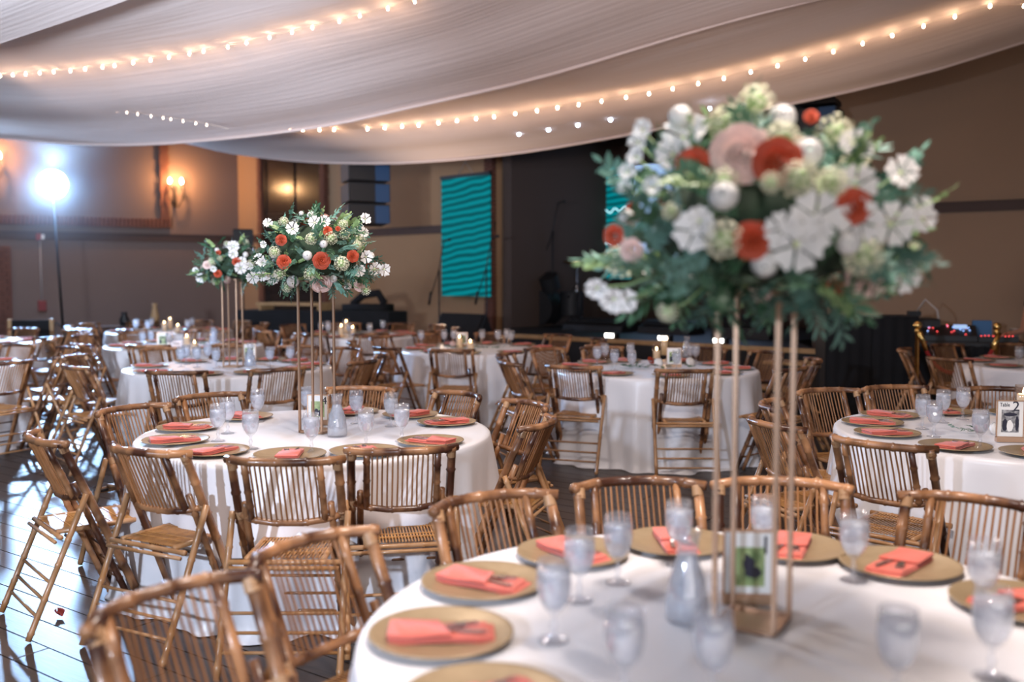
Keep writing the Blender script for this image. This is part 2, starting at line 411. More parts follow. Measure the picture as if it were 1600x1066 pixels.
# brick pillar at the left edge
a = onwall(LW0, CORN, -30); b = onwall(LW0, CORN, 18); L = (b-a).length
pil2 = struct('trim_6', wallmesh('trim_6', a, b, 0, 2.15, M['rail'], .01, -1)); mb = MB(); z = 0
while z < 2.2:
    odd = int(z/.08) % 2
    cuts = [L*k_/3 for k_ in range(4)] if odd else [0, L/6, L/2, L*5/6, L]
    for s0, s1 in zip(cuts, cuts[1:]):
        c = a+dL*(s0+s1)/2+nL*.05; mb.box((c.x, c.y, z+.036), (s1-s0-.012, .1+random.uniform(-.01, .012), .064), rz=math.atan2(dL.y, dL.x))
    z += .08
part('brick', mb.mesh('brick', M['brick'], smooth=False), pil2, kind='stuff')
# brick frame of the blind opening on the left wall (sill of soldier bricks, jamb)
a = onwall(LW0, CORN, -40); b = onwall(LW0, CORN, 265); zs = atplane(0, 343, nL, nL.dot(a)).z
fr = struct('trim_7', wallmesh('trim_7', a, b, zs-.1, zs-.02, M['rail'], .04, -1)); mb = MB(); L = (b-a).length; x = 0
while x < L:
    c = a+dL*(x+.035)+nL*.05; mb.box((c.x, c.y, zs), (.06, .12, .2+random.uniform(-.01, .01)), rz=math.atan2(dL.y, dL.x)); x += .085
z = zs+.1
while z < ZC:
    c = b-dL*.08+nL*.05; mb.box((c.x, c.y, z+.03), (.19+random.uniform(-.03, .03), .12, .06), rz=math.atan2(dL.y, dL.x)); z += .078
part('brick', mb.mesh('brick', M['brick'], smooth=False), fr, kind='stuff')

# tall dark glazed door in the back wall
a = onwall(CORN, STL, 412); b = onwall(CORN, STL, 515); L = (b-a).length; mid = (a+b)/2; rzB = math.atan2(dB.y, dB.x)
dr = struct('door_1', None) if False else bpy.data.objects.new('door_1', None); COL.objects.link(dr) if dr.name not in COL.objects else None
dr['kind'] = 'structure'; dr.location = (mid.x+nB.x*.02, mid.y+nB.y*.02, 0); dr.rotation_euler = (0, 0, rzB)
for sx in (-1, 1):
    mb = MB(); W = L/2-.16
    cx = sx*(W/2+.005)
    for xx in (cx-W/2+.05, cx+W/2-.05): mb.box((xx, -.03, 2.25), (.1, .06, 4.3))
    for zz, hh in ((.15, .3), (1.3, .1), (2.95, .07), (4.3, .2)): mb.box((cx, -.03, zz), (W-.12, .058, hh))
    leaf_ = part('door_leaf', mb.mesh('door_leaf', M['doorw'], smooth=False), dr)
    for z0, z1 in ((.3, 1.25), (1.35, 2.9), (3.0, 4.2)):
        mb = MB(); mb.box((cx, -.02, (z0+z1)/2), (W-.2, .012, z1-z0)); part('pane', mb.mesh('pane', M['doorw'], smooth=False), leaf_)
mb = MB()
for sx in (-1, 1):
    z = 0
    while z < 4.6: mb.box((sx*(L/2-.06), -.05, z+.035), (.16+random.uniform(-.03, .03), .12, .062)); z += .075
x = -L/2
while x < L/2: mb.box((x+.04, -.05, 4.55), (.07, .12, .24)); x += .085
part('brick', mb.mesh('brick', M['brick'], smooth=False), dr, kind='stuff')

# ------------------------------------------------------------------ ceiling drapes with fairy lights
ND = Vector((.52, .854)); ND.normalize(); TD = Vector((ND.y, -ND.x))
def curve3(pxs, nd):
    pts = []
    for u, v in pxs:
        p = atplane(u, v, ND, nd); pts.append((TD.x*p.x+TD.y*p.y, p.z))
    pts.sort(); return pts
def ev(pts, t):
    if t <= pts[0][0]:
        return min(pts[0][1] + (pts[0][0]-t)*.13 + (pts[0][0]-t)**2*.012, 5.4)
    if t >= pts[-1][0]:
        return min(pts[-1][1] + (t-pts[-1][0])*.17, 5.4)
    # smooth local quadratic fit
    sw = 0; acc = 0
    for (a, za), (b, zb) in zip(pts, pts[1:]):
        if a <= t <= b:
            i = pts.index((a, za)); pa = pts[max(i-1, 0)]; pb = pts[min(i+2, len(pts)-1)]
            m0 = (zb-pa[1])/(b-pa[0]) if b != pa[0] else 0; m1 = (pb[1]-za)/(pb[0]-a) if pb[0] != a else 0
            h = b-a; s_ = (t-a)/h
            return (2*s_**3-3*s_**2+1)*za+(s_**3-2*s_**2+s_)*h*m0+(-2*s_**3+3*s_**2)*zb+(s_**3-s_**2)*h*m1
def P3(n_, t, z): return Vector((ND.x*n_+TD.x*t, ND.y*n_+TD.y*t, z))
A_edge = [(0, 215), (145, 226), (290, 222), (500, 198), (640, 168), (800, 132), (900, 105), (1040, 62), (1180, 22), (1275, 0)]
B_edge = [(290, 222), (350, 237), (450, 250), (540, 255), (640, 254), (800, 240), (1000, 207), (1270, 155), (1450, 112), (1600, 65)]
C_edge = [(-60, 86), (0, 65), (95, 33), (190, 0)]
A_str = [(0, 119), (110, 111), (179, 103), (264, 90), (356, 74), (456, 51), (530, 34), (648, 3)]
B_str = [(453, 204), (574, 202), (654, 196), (772, 183), (904, 164), (1014, 147), (1131, 123), (1258, 93), (1394, 56), (1547, 10)]
def drape(name, nb, nf, edge, strn, ns, label, rise=.9):
    E = curve3(edge, nb); S = curve3(strn, ns) if strn else None
    def zf(n_, t):
        ze = ev(E, t)
        if S:
            zs_ = ev(S, t)+.05
            if not (S[0][0]-2.5 < t < S[-1][0]+2.5):
                zs_ = max(zs_, ze+.1)
            k = (nb-n_)/(nb-ns); zz = ze+(zs_-ze)*k if k <= 1 else zs_+(k-1)*(zs_-ze)*.55
        else: zz = ze+(nb-n_)*.10
        return zz
    mb = MB(); NU, NV = 120, 26
    def fn(i, j):
        t = -19+i*26; n_ = nb+(nf-nb)*j
        return P3(n_, t, zf(n_, t)+.012*math.sin(n_*9+t*.6)*(1 if 0 < j < 1 else 0)+.02*math.sin(n_*4.3-t*.35))
    mb.grid(NU, NV, fn)
    # rolled hem on the back edge
    mb.tube([P3(nb, -19+i*26/60, zf(nb, -19+i*26/60)+.0) for i in range(61)], .018, 6)
    me = mb.mesh(name, M['drape']); uv = me.uv_layers.new(name='UVMap')
    for l in me.loops:
        p = me.vertices[l.vertex_index].co; uv.data[l.index].uv = (TD.x*p.x+TD.y*p.y, ND.x*p.x+ND.y*p.y)
    thing('ceiling_drape', (0, 0, 0), 0, label, 'drape', 'swagged ceiling drapes', me)
    return zf
zA = drape('drape_a', 8.5, 4.95, A_edge, A_str, 6.76, 'middle white chiffon ceiling drape carrying the upper left fairy lights')
zB = drape('drape_b', 11.6, 8.3, B_edge, B_str, 10.2, 'rear white ceiling drape before the stage, carrying the longest fairy light row')
zCc = drape('drape_c', 5.0, 1.7, C_edge, None, 0, 'nearest white ceiling drape, bright blue-white at the top left corner')
def bulbs(us, strn, ns, name, label, m, r=.016, dz=0):
    ys = []
    def vi(u):
        for (a, va), (b, vb) in zip(strn, strn[1:]):
            if a <= u <= b: return va+(vb-va)*(u-a)/(b-a)
        return strn[0][1] if u < strn[0][0] else strn[-1][1]
    pts = [atplane(u, vi(u), ND, ns) for u in us]
    for p in pts: p.z += dz
    root = thing(name, pts[0], 0, label, 'string lights')
    mb = MB(); W = [p-pts[0] for p in pts]
    first = W[0]-(W[1]-W[0])*2; last = W[-1]+(W[-1]-W[-2])*2
    mb.tube([first]+[q+Vector((0, 0, .02)) for q in W]+[last], .0025, 4); part('wire', mb.mesh('wire', M['wire']), root)
    mb = MB(); mb.lathe([(0, .022), (.004, .02), (r*.8, .008), (r, 0), (r*.7, -r), (0, -r*1.3)], 8); me = mb.mesh('bulb', m)
    for q in W: o = part('bulb', me, root); o.location = q
    if r > .009:
        for q in pts[1::2]: light('POINT', 'fairy_glow', q-Vector((0, 0, .20)), 2.4, (1, .62, .38), shadow_soft_size=.08)
uB = [453, 473, 499, 522, 574, 601, 628, 654, 685, 714, 744, 772, 805, 839, 871, 904, 940, 978, 1014, 1051, 1091, 1131, 1173, 1215, 1258, 1302, 1348, 1394, 1443, 1492, 1547, 1600]
uA = [0, 20, 40, 62, 84, 110, 133, 160, 179, 208, 235, 264, 296, 318, 356, 385, 421, 456, 488, 530, 562, 606, 648]
bulbs(uA, A_str, 6.76, 'string_lights', 'row of warm fairy lights under the middle drape at upper left', M['bulb'], .0095)
bulbs(uB, B_str, 10.2, 'string_lights', 'long row of warm fairy lights under the rear drape above the stage', M['bulb'], .011)
bulbs([134, 152, 163, 183, 198, 215, 236, 255, 267, 286, 306, 323], [(134, 162), (183, 174), (255, 185), (323, 196)], 7.7, 'string_lights', 'short faint row of fairy lights low on the middle drape, left side', M['bulbdim'], .008, dz=-.0)
mb = MB(); mb.lathe([(0, .02), (.015, .018), (.021, 0), (.015, -.016), (0, -.02)], 10); led = mb.mesh('cool_lamp', M['coolled'])
for i, (u, v) in enumerate([(811, 201), (857, 196), (903, 191), (954, 186), (1109, 170)]):
    p = atplane(u, v, ND, 10.9); p.z = min(p.z, zB(10.9, TD.x*p.x+TD.y*p.y)-.03)
    thing('led_lamp', p, 0, ['leftmost', 'second from left', 'third from left', 'fourth from left', 'rightmost'][i]+' cool blue-white lamp on the rear drape over the stage', 'lamp', 'cool lamps below the rear drape', led)

# ------------------------------------------------------------------ wall lights, strobe, alarm
def sconce(u, v, label):
    c = onwall(LW0, CORN, u); p = atplane(u, v, nL, nL.dot(c)); rz = math.atan2(dL.y, dL.x)
    root = thing('wall_sconce', (p.x+nL.x*.02, p.y+nL.y*.02, p.z), rz, label, 'lamp')
    mb = MB(); mb.lathe([(0, -.36), (.03, -.34), (.05, -.2), (.035, 0), (.06, .12), (0, .16)], 10, (0, -.03, 0))
    for sx in (-1, 1):
        mb.tube([(0, -.05, -.3), (sx*.05, -.15, -.36), (sx*.13, -.2, -.2), (sx*.17, -.18, -.02), (sx*.13, -.18, .06)], [.012]*5, 6)
        mb.tube([(sx*.13, -.2, -.2), (sx*.2, -.16, -.16), (sx*.19, -.16, -.08)], .009, 6)
    part('bracket', mb.mesh('bracket', M['iron']), root)
    for sx in (-1, 1):
        mb = MB(); mb.lathe([(0, .05), (.045, .055), (.02, .075), (.02, .17), (0, .17)], 10, (sx*.13, -.18, 0)); part('candle_cup', mb.mesh('candle_cup', M['iron']), root)
        mb = MB(); mb.lathe([(0, .165), (.02, .18), (.034, .22), (.022, .27), (0, .31)], 10, (sx*.13, -.18, 0)); part('bulb', mb.mesh('bulb', M['sconcebulb']), root)
    q = p + Vector((nL.x, nL.y, 0))*.42 + Vector((0, 0, .24))
    light('POINT', 'sconce_glow', q, 90, (1, .52, .22), shadow_soft_size=.06)
sconce(272, 300, 'two-armed iron wall sconce glowing orange right of the brick trim')
sconce(-12, 262, 'iron wall sconce glowing at the far left edge')

sp = atY(82, 288, 18.0)
root = thing('strobe_stand', (sp.x, sp.y, 0), math.atan2(sp.y, sp.x)-PI/2, 'blinding blue-white photo strobe on a tall thin stand by the left wall', 'strobe light')
mb = MB()
for k in range(3):
    t = k*2.09+.4; mb.tube([(0, 0, .75), (math.cos(t)*.6, math.sin(t)*.6, .015)], .012, 6)
part('tripod_leg', mb.mesh('tripod_leg', M['black']), root)
mb = MB(); mb.tube([(0.12, 0, .2), (0, 0, sp.z-.1)], [.026, .016], 8); part('pole', mb.mesh('pole', M['black']), root)
mb = MB(); mb.box((0, .14, sp.z), (.16, .3, .16)); part('flash_head', mb.mesh('flash_head', M['black'], smooth=False), root)
mb = MB(); mb.lathe([(0, .05), (.15, .04), (.26, 0), (.24, -.08), (.1, -.12), (0, -.12)], 16)
for i, p in enumerate(mb.v): mb.v[i] = (p[0], -p[2]-.02+.0, p[1]+sp.z)
part('glowing_dish', mb.mesh('glowing_dish', M['strobe']), root)
dirc = Vector((-sp.x, -sp.y, 0)).normalized()
light('SPOT', 'strobe_beam', sp+dirc*.15, 6000, (.38, .62, 1), (-3.2, 5.5, .3), spot_size=1.0, spot_blend=.6, shadow_soft_size=.12)
light('SPOT', 'strobe_up', sp+Vector((0, 0, .3)), 900, (.46, .68, 1), sp+Vector((1.4, -1.6, 5)), spot_size=2.5, spot_blend=.4, shadow_soft_size=.25)
light('POINT', 'strobe_spill', Vector((sp.x, sp.y, sp.z))+dirc*.35, 260, (.30, .55, 1), shadow_soft_size=.25)

hz = bpy.data.materials.new('strobe_halo'); hz.use_nodes = True; hz.node_tree.nodes.clear(); _o = hz.node_tree.nodes.new('ShaderNodeOutputMaterial'); _v = hz.node_tree.nodes.new('ShaderNodeVolumeScatter')
_v.inputs['Color'].default_value = (.85, .92, 1, 1); 
_t = hz.node_tree.nodes.new('ShaderNodeTexCoord'); _m = hz.node_tree.nodes.new('ShaderNodeMapping'); _m.inputs['Scale'].default_value = (.476, .476, .476); _g = hz.node_tree.nodes.new('ShaderNodeTexGradient'); _g.gradient_type = 'SPHERICAL'
_p = hz.node_tree.nodes.new('ShaderNodeMath'); _p.operation = 'MULTIPLY'; _q = hz.node_tree.nodes.new('ShaderNodeMath'); _q.operation = 'MULTIPLY'; _q.inputs[1].default_value = .11
for _a, _b in ((_t.outputs['Object'], _m.inputs[0]), (_m.outputs[0], _g.inputs[0]), (_g.outputs['Fac'], _p.inputs[0]), (_g.outputs['Fac'], _p.inputs[1]), (_p.outputs[0], _q.inputs[0]), (_q.outputs[0], _v.inputs['Density'])): hz.node_tree.links.new(_a, _b)
hz.node_tree.links.new(_v.outputs[0], _o.inputs['Volume'])
mb = MB(); mb.lathe([(2.1*math.sin(PI*k/14) if 0 < k < 14 else 0, -2.1*math.cos(PI*k/14)) for k in range(15)], 24)
halo_obj = thing('lens_halo', sp+dirc*.3, 0, 'added volume for the bluish lens haze glowing around the blinding photo strobe at left', 'halo', None, mb.mesh('lens_halo', hz)); halo_obj['kind'] = 'stuff'  # stands in for lens bloom around the strobe, added as a scattering ball
c = onwall(LW0, CORN, 64); q = atplane(64, 478, nL, nL.dot(c)); rzL = math.atan2(dL.y, dL.x); q2 = atplane(64, 374, nL, nL.dot(c))
root = thing('fire_alarm', (c.x+nL.x*.02, c.y+nL.y*.02, q.z), rzL, 'red fire alarm pull box with conduit up to a small horn on the left wall', 'fire alarm')
mb = MB(); mb.slab([(-.08, -.11), (.08, -.11), (.08, .11), (-.08, .11)], 0, .08, .01)
mb.v = [(x, -z, y) for x, y, z in mb.v]; mb.box((0, -.09, .02), (.1, .02, .04)); part('pull_box', mb.mesh('pull_box', M['red'], smooth=False), root)
mb = MB(); mb.tube([(0, -.02, .1), (0, -.02, q2.z-q.z)], .012, 6); part('conduit', mb.mesh('conduit', M['pipe']), root)
mb = MB(); mb.box((-.03, -.05, q2.z-q.z+.05), (.1, .1, .14)); part('horn', mb.mesh('horn', M['red'], smooth=False), root)
mb = MB(); mb.box((.05, -.06, q2.z-q.z+.05), (.06, .08, .1)); part('strobe_lens', mb.mesh('strobe_lens', M['photo_mat'], smooth=False), root)
# ------------------------------------------------------------------ tables
TABLES = {   # key: x, y, phrase
 'T0': (.563, 2.204, 'foreground table'),
 'T1': (-1.031, 5.122, 'large middle-left table'),
 'T2': (1.279, 8.71, 'candlelit table right of centre'),
 'T3': (2.67, 5.12, 'right-hand table with card 2'),
 'T4': (5.16, 9.1, 'far right table by the rope'),
 'T5': (-2.58, 8.85, 'farther table with tall flowers'),
 'T6': (-3.94, 11.7, 'rear-left candlelit table'),
 'T7': (-5.55, 8.98, 'nearer table at left edge'),
 'T8': (-.37, 11.1, 'centre rear table'),
 'T9': (-2.2, 13.8, 'rear table before black desk'),
 'T10': (-5.17, 14.7, 'farthest left candlelit table'),
 'T11': (-6.9, 12.2, 'rear table at left edge'),
}
R, ZT = .914, .76
def cloth_mesh(seed, n=200):
    rd = random.Random(seed); ks = [(rd.choice([7, 9, 11]), rd.random()*6.28, 1.0), (rd.choice([14, 16, 19]), rd.random()*6.28, .9), (rd.choice([23, 27, 31]), rd.random()*6.28, .5), (5, rd.random()*6.28, .5)]
    mb = MB()
    prof = [(0, 0), (.25, 0), (.5, 0), (.7, 0), (.82, .0), (.89, .0), (R-.006, -.002), (R+.002, -.010), (R+.006, -.03), (R+.010, -.07), (R+.016, -.14), (R+.022, -.23), (R+.03, -.34), (R+.036, -.46), (R+.042, -.58), (R+.05, -.68), (R+.06, -.74), (R+.075, -.757)]
    vs = [(0, 0, ZT)]; rings = []
    for r, dz in prof[1:]:
        ring = []
        for i in range(n):
            t = 2*PI*i/n; d = max(0, -dz-.03)/.73
            wv = sum(a*math.sin(k*t+p+d*.6*math.sin(p*3)) for k, p, a in ks)/2.2
            wv = math.copysign(abs(wv)**.8, wv)
            rr = r + wv*.082*d**.8 - .004*d
            zz = ZT+dz
            if dz > -.001: zz += .0012*math.sin(7*r*math.cos(t+.3)+seed)*math.sin(5*r*math.sin(t)) if r < .85 else 0
            if dz < -.75: zz = .004
            ring.append(len(vs)); vs.append((rr*math.cos(t), rr*math.sin(t), zz))
        rings.append(ring)
    fs = [(0, rings[0][i], rings[0][(i+1) % n]) for i in range(n)]
    for a, b in zip(rings, rings[1:]): fs += [(a[i], b[i], b[(i+1) % n], a[(i+1) % n]) for i in range(n)]
    mb.add(vs, fs); return mb.mesh('tablecloth', M['cloth'])
cloths = [cloth_mesh(s) for s in (3, 8, 21, 34)]
mb = MB(); mb.lathe([(0, ZT-.03), (R-.012, ZT-.03), (R-.006, ZT-.02), (R-.006, ZT-.008), (R-.012, ZT-.004), (0, ZT-.004)], 40); tt = mb.mesh('tabletop', M['tabletop'])
legm = []
for k in range(4):
    a = PI/4+k*PI/2; mb = MB(); x, y = math.cos(a)*.55, math.sin(a)*.55
    mb.tube([(x, y, ZT-.03), (x, y, .06)], .015, 6); mb.lathe([(0, .0), (.02, .0), (.02, .06), (0, .06)], 8, (x, y, 0)); legm.append(mb.mesh('leg', M['steel']))
for i, (k, (x, y, ph)) in enumerate(TABLES.items()):
    t = thing('banquet_table', (x, y, 0), 0, f'round folding banquet table hidden beneath the cloth of the {ph}', 'table', 'round banquet tables')
    part('tabletop', tt, t)
    for m_ in legm: part('leg', m_, t)
    thing('tablecloth', (x, y, .0), i*1.1, f'floor-length white satin tablecloth on the {ph}', 'tablecloth', 'white round tablecloths', cloths[i % 4])

# ------------------------------------------------------------------ bamboo folding chairs
def up(z): return -.135 + .431*(.85-z)         # y of the back upright at height z
def chair_proto(detail, seed):
    random.seed(seed); P = []
    ns = 8 if detail else 6
    for sx in (-1, 1):
        mb = MB(); mb.bamboo([(sx*.215, up(.852), .852), (sx*.210, up(0.008), .008)], .0185, ns); P.append(('upright', mb.mesh('upright', M['bamboo']), -1, None))
    for sx in (-1, 1):
        mb = MB(); mb.bamboo([(sx*.176, up(.66)-.028, .66), (sx*.174, up(.01)-.045, .012)], .0145, ns); P.append(('brace_pole', mb.mesh('brace_pole', M['bamboo']), -1, None))
    for sx in (-1, 1):
        mb = MB(); mb.bamboo([(sx*.238, up(.61)-.01, .615), (sx*.240, -.30, .008)], .014, ns); P.append(('rear_leg', mb.mesh('rear_leg', M['bamboo_pale']), -1, None))
    def bow(x, z, dip=0):
        if z < .61: z -= .024*(1-(x/.212)**2)
        k = abs(x)/.212; b = .072 if k < .30 else (.072-.020*(k-.3)/.4 if k < .7 else .052*(1-(k-.7)/.3))
        return Vector((x, up(z)-b, z))
    xs = (-.212, -.15, -.06, .06, .15, .212)
    mb = MB(); mb.bamboo([bow(x, .846+.004*math.cos(x*7)) for x in (-.238,)+xs[1:-1]+(.238,)], .0175, ns, .1)
    br = len(P); P.append(('backrest', mb.mesh('backrest', M['bamboo']), -1, None))
    mb = MB(); mb.bamboo([bow(x, .600) for x in xs], .0145, ns, .1); P.append(('lower_rail', mb.mesh('lower_rail', M['bamboo']), br, None))
    if detail:
        for sx in (-1, 1):
            mb = MB(); mb.bamboo([bow(sx*.15, .842), bow(sx*.15, .600)], .0145, 8, .09); P.append(('stile', mb.mesh('stile', M['bamboo']), br, None))
        for k in range(13):
            x = -.128+k*.256/12; mb = MB(); j = random.uniform(-.003, .003)
            mb.tube([bow(x, .842), bow(x+j, .73), bow(x, .600)], .0042, 5, False); P.append(('slat', mb.mesh('slat', M['slat']), br, None))
    else:
        mb = MB()
        for sx in (-1, 1): mb.tube([bow(sx*.15, .842), bow(sx*.15, .600)], .014, 5)
        for k in range(12): x = -.128+k*.256/11; mb.tube([bow(x, .842), bow(x, .600)], .0045, 4, False)
        P.append(('back_slats', mb.mesh('back_slats', M['slat']), br, 'stuff'))
    # seat
    zs = .445; y0, y1 = -.150, .215
    mb = MB()
    mb.bamboo([(-.225, y0, zs-.012), (.225, y0, zs-.012)], .011, ns, .2); mb.bamboo([(-.19, y1, zs), (.19, y1, zs)], .013, ns, .12)
    for sx in (-1, 1): mb.bamboo([(sx*.155, y0, zs), (sx*.155, y1, zs)], .012, ns, .14)
    mb.tube([(-.22, y0-.024, zs-.03), (.22, y0-.024, zs-.03)], .009, 6)
    st = len(P); P.append(('seat', mb.mesh('seat', M['bamboo_pale']), -1, None))
    mb = MB(); n = 21 if detail else 14
    for k in range(n): x = -.138+k*.276/(n-1); mb.box((x, (y0+y1)/2, zs+.006), (.276/n*.50, y1-y0, .004))
    for y in (y0+.07, y0+.12, y0+.24, y0+.29): mb.box((0, y, zs+.009), (.29, .006, .003))
    for y in (y0+.1, y0+.27): mb.box((0, y, zs-.003), (.30, .02, .008))
    P.append(('seat_mat', mb.mesh('seat_mat', M['cane'], smooth=False), st, 'stuff'))
    def yr(z): return -.30+(z/.615)*(up(.61)-.01+.30)
    for z in (.10, .17, .24):
        mb = MB(); mb.tube([(-.238, yr(z), z), (.238, yr(z), z)], .0075, 6); P.append(('rung', mb.mesh('rung', M['bamboo_pale']), -1, None))
    for z in (.12, .21, .30):
        mb = MB(); mb.tube([(-.208, up(z), z), (.208, up(z), z)], .0065, 6); P.append(('rung', mb.mesh('rung', M['bamboo']), -1, None))
    if detail:
        for sx in (-1, 1):
            for z, r_ in ((.825, .0215), (.600, .0205)):
                mb = MB(); c0 = Vector((sx*.212, up(z), z)); d = Vector((0, -.431, 1)).normalized(); pts = []; rr = []
                for k in range(15): pts.append(c0+d*(-.018+k*.0026)); rr.append(r_ if k % 2 else r_*.9)
                mb.tube(pts, rr, 10); P.append(('binding', mb.mesh('binding', M['binding']), -1, None))
            mb = MB(); mb.tube([(sx*.245, yr(.43)+.0, .432), (sx*.18, yr(.43), .432)], .008, 6); P.append(('pivot_pin', mb.mesh('pivot_pin', M['iron']), -1, None))
    return P
protoD = [chair_proto(True, s) for s in (1, 2, 3)]; protoS = [chair_proto(False, s) for s in (5, 6)]
random.seed(11)
REG = []
def reg(o, kind, tkey, p): REG.append((o, kind, tkey, proj(p)[0], p[1] < TABLES[tkey][1], Vector(p)))
def visible(p, mx=60, my=80):
    u, v = proj(p); return -mx < u < 1600+mx and v < 1066+my and p[1] > .6
def chair(tkey, ang, dist=1.36, dyaw=0):
    """ang: degrees around table of the back-top; dist: back-top distance from the centre"""
    tx, ty, _ = TABLES[tkey]; a = math.radians(ang); dist = max(dist, 1.08)
    yaw = a+PI/2+math.radians(dyaw)
    x, y = tx+math.cos(a)*dist-math.sin(yaw)*.133, ty+math.sin(a)*dist+math.cos(yaw)*.133
    top = (tx+math.cos(a)*dist, ty+math.sin(a)*dist, .8)
    if not visible(top, 120, 60): return
    near = tkey in ('T0', 'T1', 'T3') or (tkey == 'T2') or (tkey == 'T5' and math.sin(a) < .3)
    root = thing('folding_chair', (x, y, 0), yaw, None, 'chair', None)
    inst(random.choice(protoD if near else protoS), root); reg(root, 'bamboo folding chair', tkey, top)
CH = {
 'T0': [(181, 1.33, -35), (160, 1.17, -14), (123.3, 1.13, -1.5), (95.7, 1.19, 1), (72, 1.24, 8), (44, 1.30, 7), (16, 1.3, 0)],
 'T1': [(243, 1.14, -1), (275.3, 1.25, -5), (299.2, 1.15, -19), (213.2, 1.30, 6.6), (167, 1.10, -20), (135.5, 1.15, 0), (87.6, 1.18, -9), (52.5, 1.13, -10), (21, 1.19, 9), (348, 1.18, -6)],
 'T2': [(226, 1.12, 24), (274, 1.12, -4), (200, 1.36, 0), (164, 1.38, 0), (133, 1.36, 0), (105, 1.36, 0), (60, 1.36, 0), (30, 1.36, 0), (352, 1.36, 0), (314, 1.36, 0)],
 'T3': [(219.6, 1.35, 6.6), (191.6, 1.38, 7), (158, 1.24, 0), (121, 1.26, -14), (97, 1.26, 4), (66, 1.26, 0), (30, 1.36, 0)],
 'T4': [(200, 1.36, 8), (153, 1.36, 0), (113, 1.36, 0), (240, 1.4, 0), (80, 1.36, 0)],
 'T5': [(225, 1.36, 0), (180, 1.4, 0), (135, 1.36, 0), (105, 1.36, 0), (75, 1.36, 0), (48, 1.36, 0), (12, 1.36, 0), (341, 1.36, 0), (302, 1.36, 0), (270, 1.4, 0)],
}
for k in ('T6', 'T8', 'T9', 'T10', 'T7', 'T11'):
    ph = {'T6': 24, 'T8': 10, 'T9': 0, 'T10': 20, 'T7': 5, 'T11': 14}[k]
    CH[k] = [(ph+36*j+random.uniform(-3, 3), 1.36+random.uniform(0, .06), random.uniform(-5, 5)) for j in range(10)]
for k, L in CH.items():
    for a, d, y in L: chair(k, a, d, y)

# ------------------------------------------------------------------ place settings
mb = MB(); mb.lathe([(0, .0), (.10, .0), (.112, .003), (.160, .013), (.1655, .016), (.1645, .0185), (.158, .0165), (.113, .0065), (.104, .0035), (0, .0035)], 48)
me_charger = mb.mesh('charger_plate', M['charger'])
def zw(b, a=.004): return lambda x, y: b + a*math.sin(y*38+x*25) + a*.6*math.sin(x*60)
def napkin_proto(seed):
    rd = random.Random(seed); P = []; s_ = rd.choice((1, 1, -1)); k = rd.uniform(-.012, .012)
    def strip(x0, x1, y0, y1, skew=0, n=7):
        L = [(x0, y0+(y1-y0)*i/n) for i in range(n+1)]; Rr = [(x1+skew*0, y1+skew-(y1-y0+skew)*i/n) for i in range(n+1)]
        return [(-x, y) for x, y in L] if False else Rr[::-1][:0]+[(x1, y0)]+[(x1, y0+(y1+skew-y0)*i/n) for i in range(1, n+1)]+[(x0, y1-(y1-y0)*i/n) for i in range(0, n+1)]
    mb = MB(); mb.slab(strip(-.050, .050, -.118, .122), zw(.0045, .0012), zw(.0125, .0012), .003)
    mb.slab(strip(-.047, .050, -.118, .105, .01*s_), zw(.0135, .0015), zw(.0195, .0015), .003)
    P.append(('folded_base', mb.mesh('folded_base', M['napkin'], angle=.9), -1, None))
    mb = MB(); mb.slab(strip(-.050, .051, -.12, .005+k, .03*s_), zw(.0205, .0015), zw(.0275, .002), .0035)
    P.append(('pocket_flap', mb.mesh('pocket_flap', M['napkin'], angle=.9), -1, None)); return P
napP = [napkin_proto(s) for s in range(4)]
def fork_mesh():
    mb = MB(); o = .022
    mb.slab([(-.009, .0), (.009, .0), (.004, -.03), (.0035, -.10), (-.0035, -.10), (-.004, -.03)], o, o+.002, .0004)
    mb.slab([(-.011, .0), (.011, .0), (.0115, .022), (-.0115, .022)], o+.001, o+.003, .0004)
    for k in range(4): x = -.0095+k*.0063; mb.slab([(x-.0012, .02), (x+.0012, .02), (x+.001, .052), (x-.001, .052)], o+.001, o+.003, .0003)
    return mb.mesh('fork', M['steel'], smooth=False)
def knife_mesh():
    mb = MB(); o = .0225
    mb.slab([(-.005, -.1), (.005, -.1), (.004, .0), (-.004, .0)], o, o+.003, .0006)
    mb.slab([(-.004, .0), (.006, .0), (.009, .02), (.008, .055), (.0, .075), (-.004, .06)], o+.0005, o+.002, .0003)
    return mb.mesh('knife', M['steel'], smooth=False)
me_fork, me_knife = fork_mesh(), knife_mesh()
# goblet, water, ice
mb = MB(); mb.lathe([(0, .0), (.035, .0), (.036, .002), (.030, .0045), (.013, .009), (.0065, .018), (.0062, .024), (.0095, .033), (.0098, .037), (.0062, .045), (.0055, .052), (.008, .062), (.020, .072), (.031, .088), (.0375, .108), (.0400, .130), (.0390, .155), (.0355, .187),
    (.0342, .187), (.0376, .155), (.0385, .130), (.036, .109), (.0295, .090), (.0185, .0755), (0, .071)], 28)
me_gob = mb.mesh('goblet_glass', M['glass'])
def water_mesh(level):
    prof = [(0, .0715), (.0183, .076), (.0292, .0905), (.0357, .1095), (.0381, .130), (.0376, .148), (.0362, .164)]
    pr = [q for q in prof if q[1] < level-.004]; pr += [(pr[-1][0], level), (0, level)]
    mb = MB(); mb.lathe(pr, 24); return mb.mesh('water', M['water'])
me_water = [water_mesh(z) for z in (.163, .158, .150)]
def ice_mesh(seed):
    rd = random.Random(seed); mb = MB()
    for k in range(7):
        a = rd.random()*6.28; r_ = rd.random()*.018
        mb.box((r_*math.cos(a), r_*math.sin(a), .150+rd.uniform(-.035, .008)), (.016, .016, .014), rd.random()*3, rd.random(), rd.random())
    return mb.mesh('ice', M['water'], smooth=False)
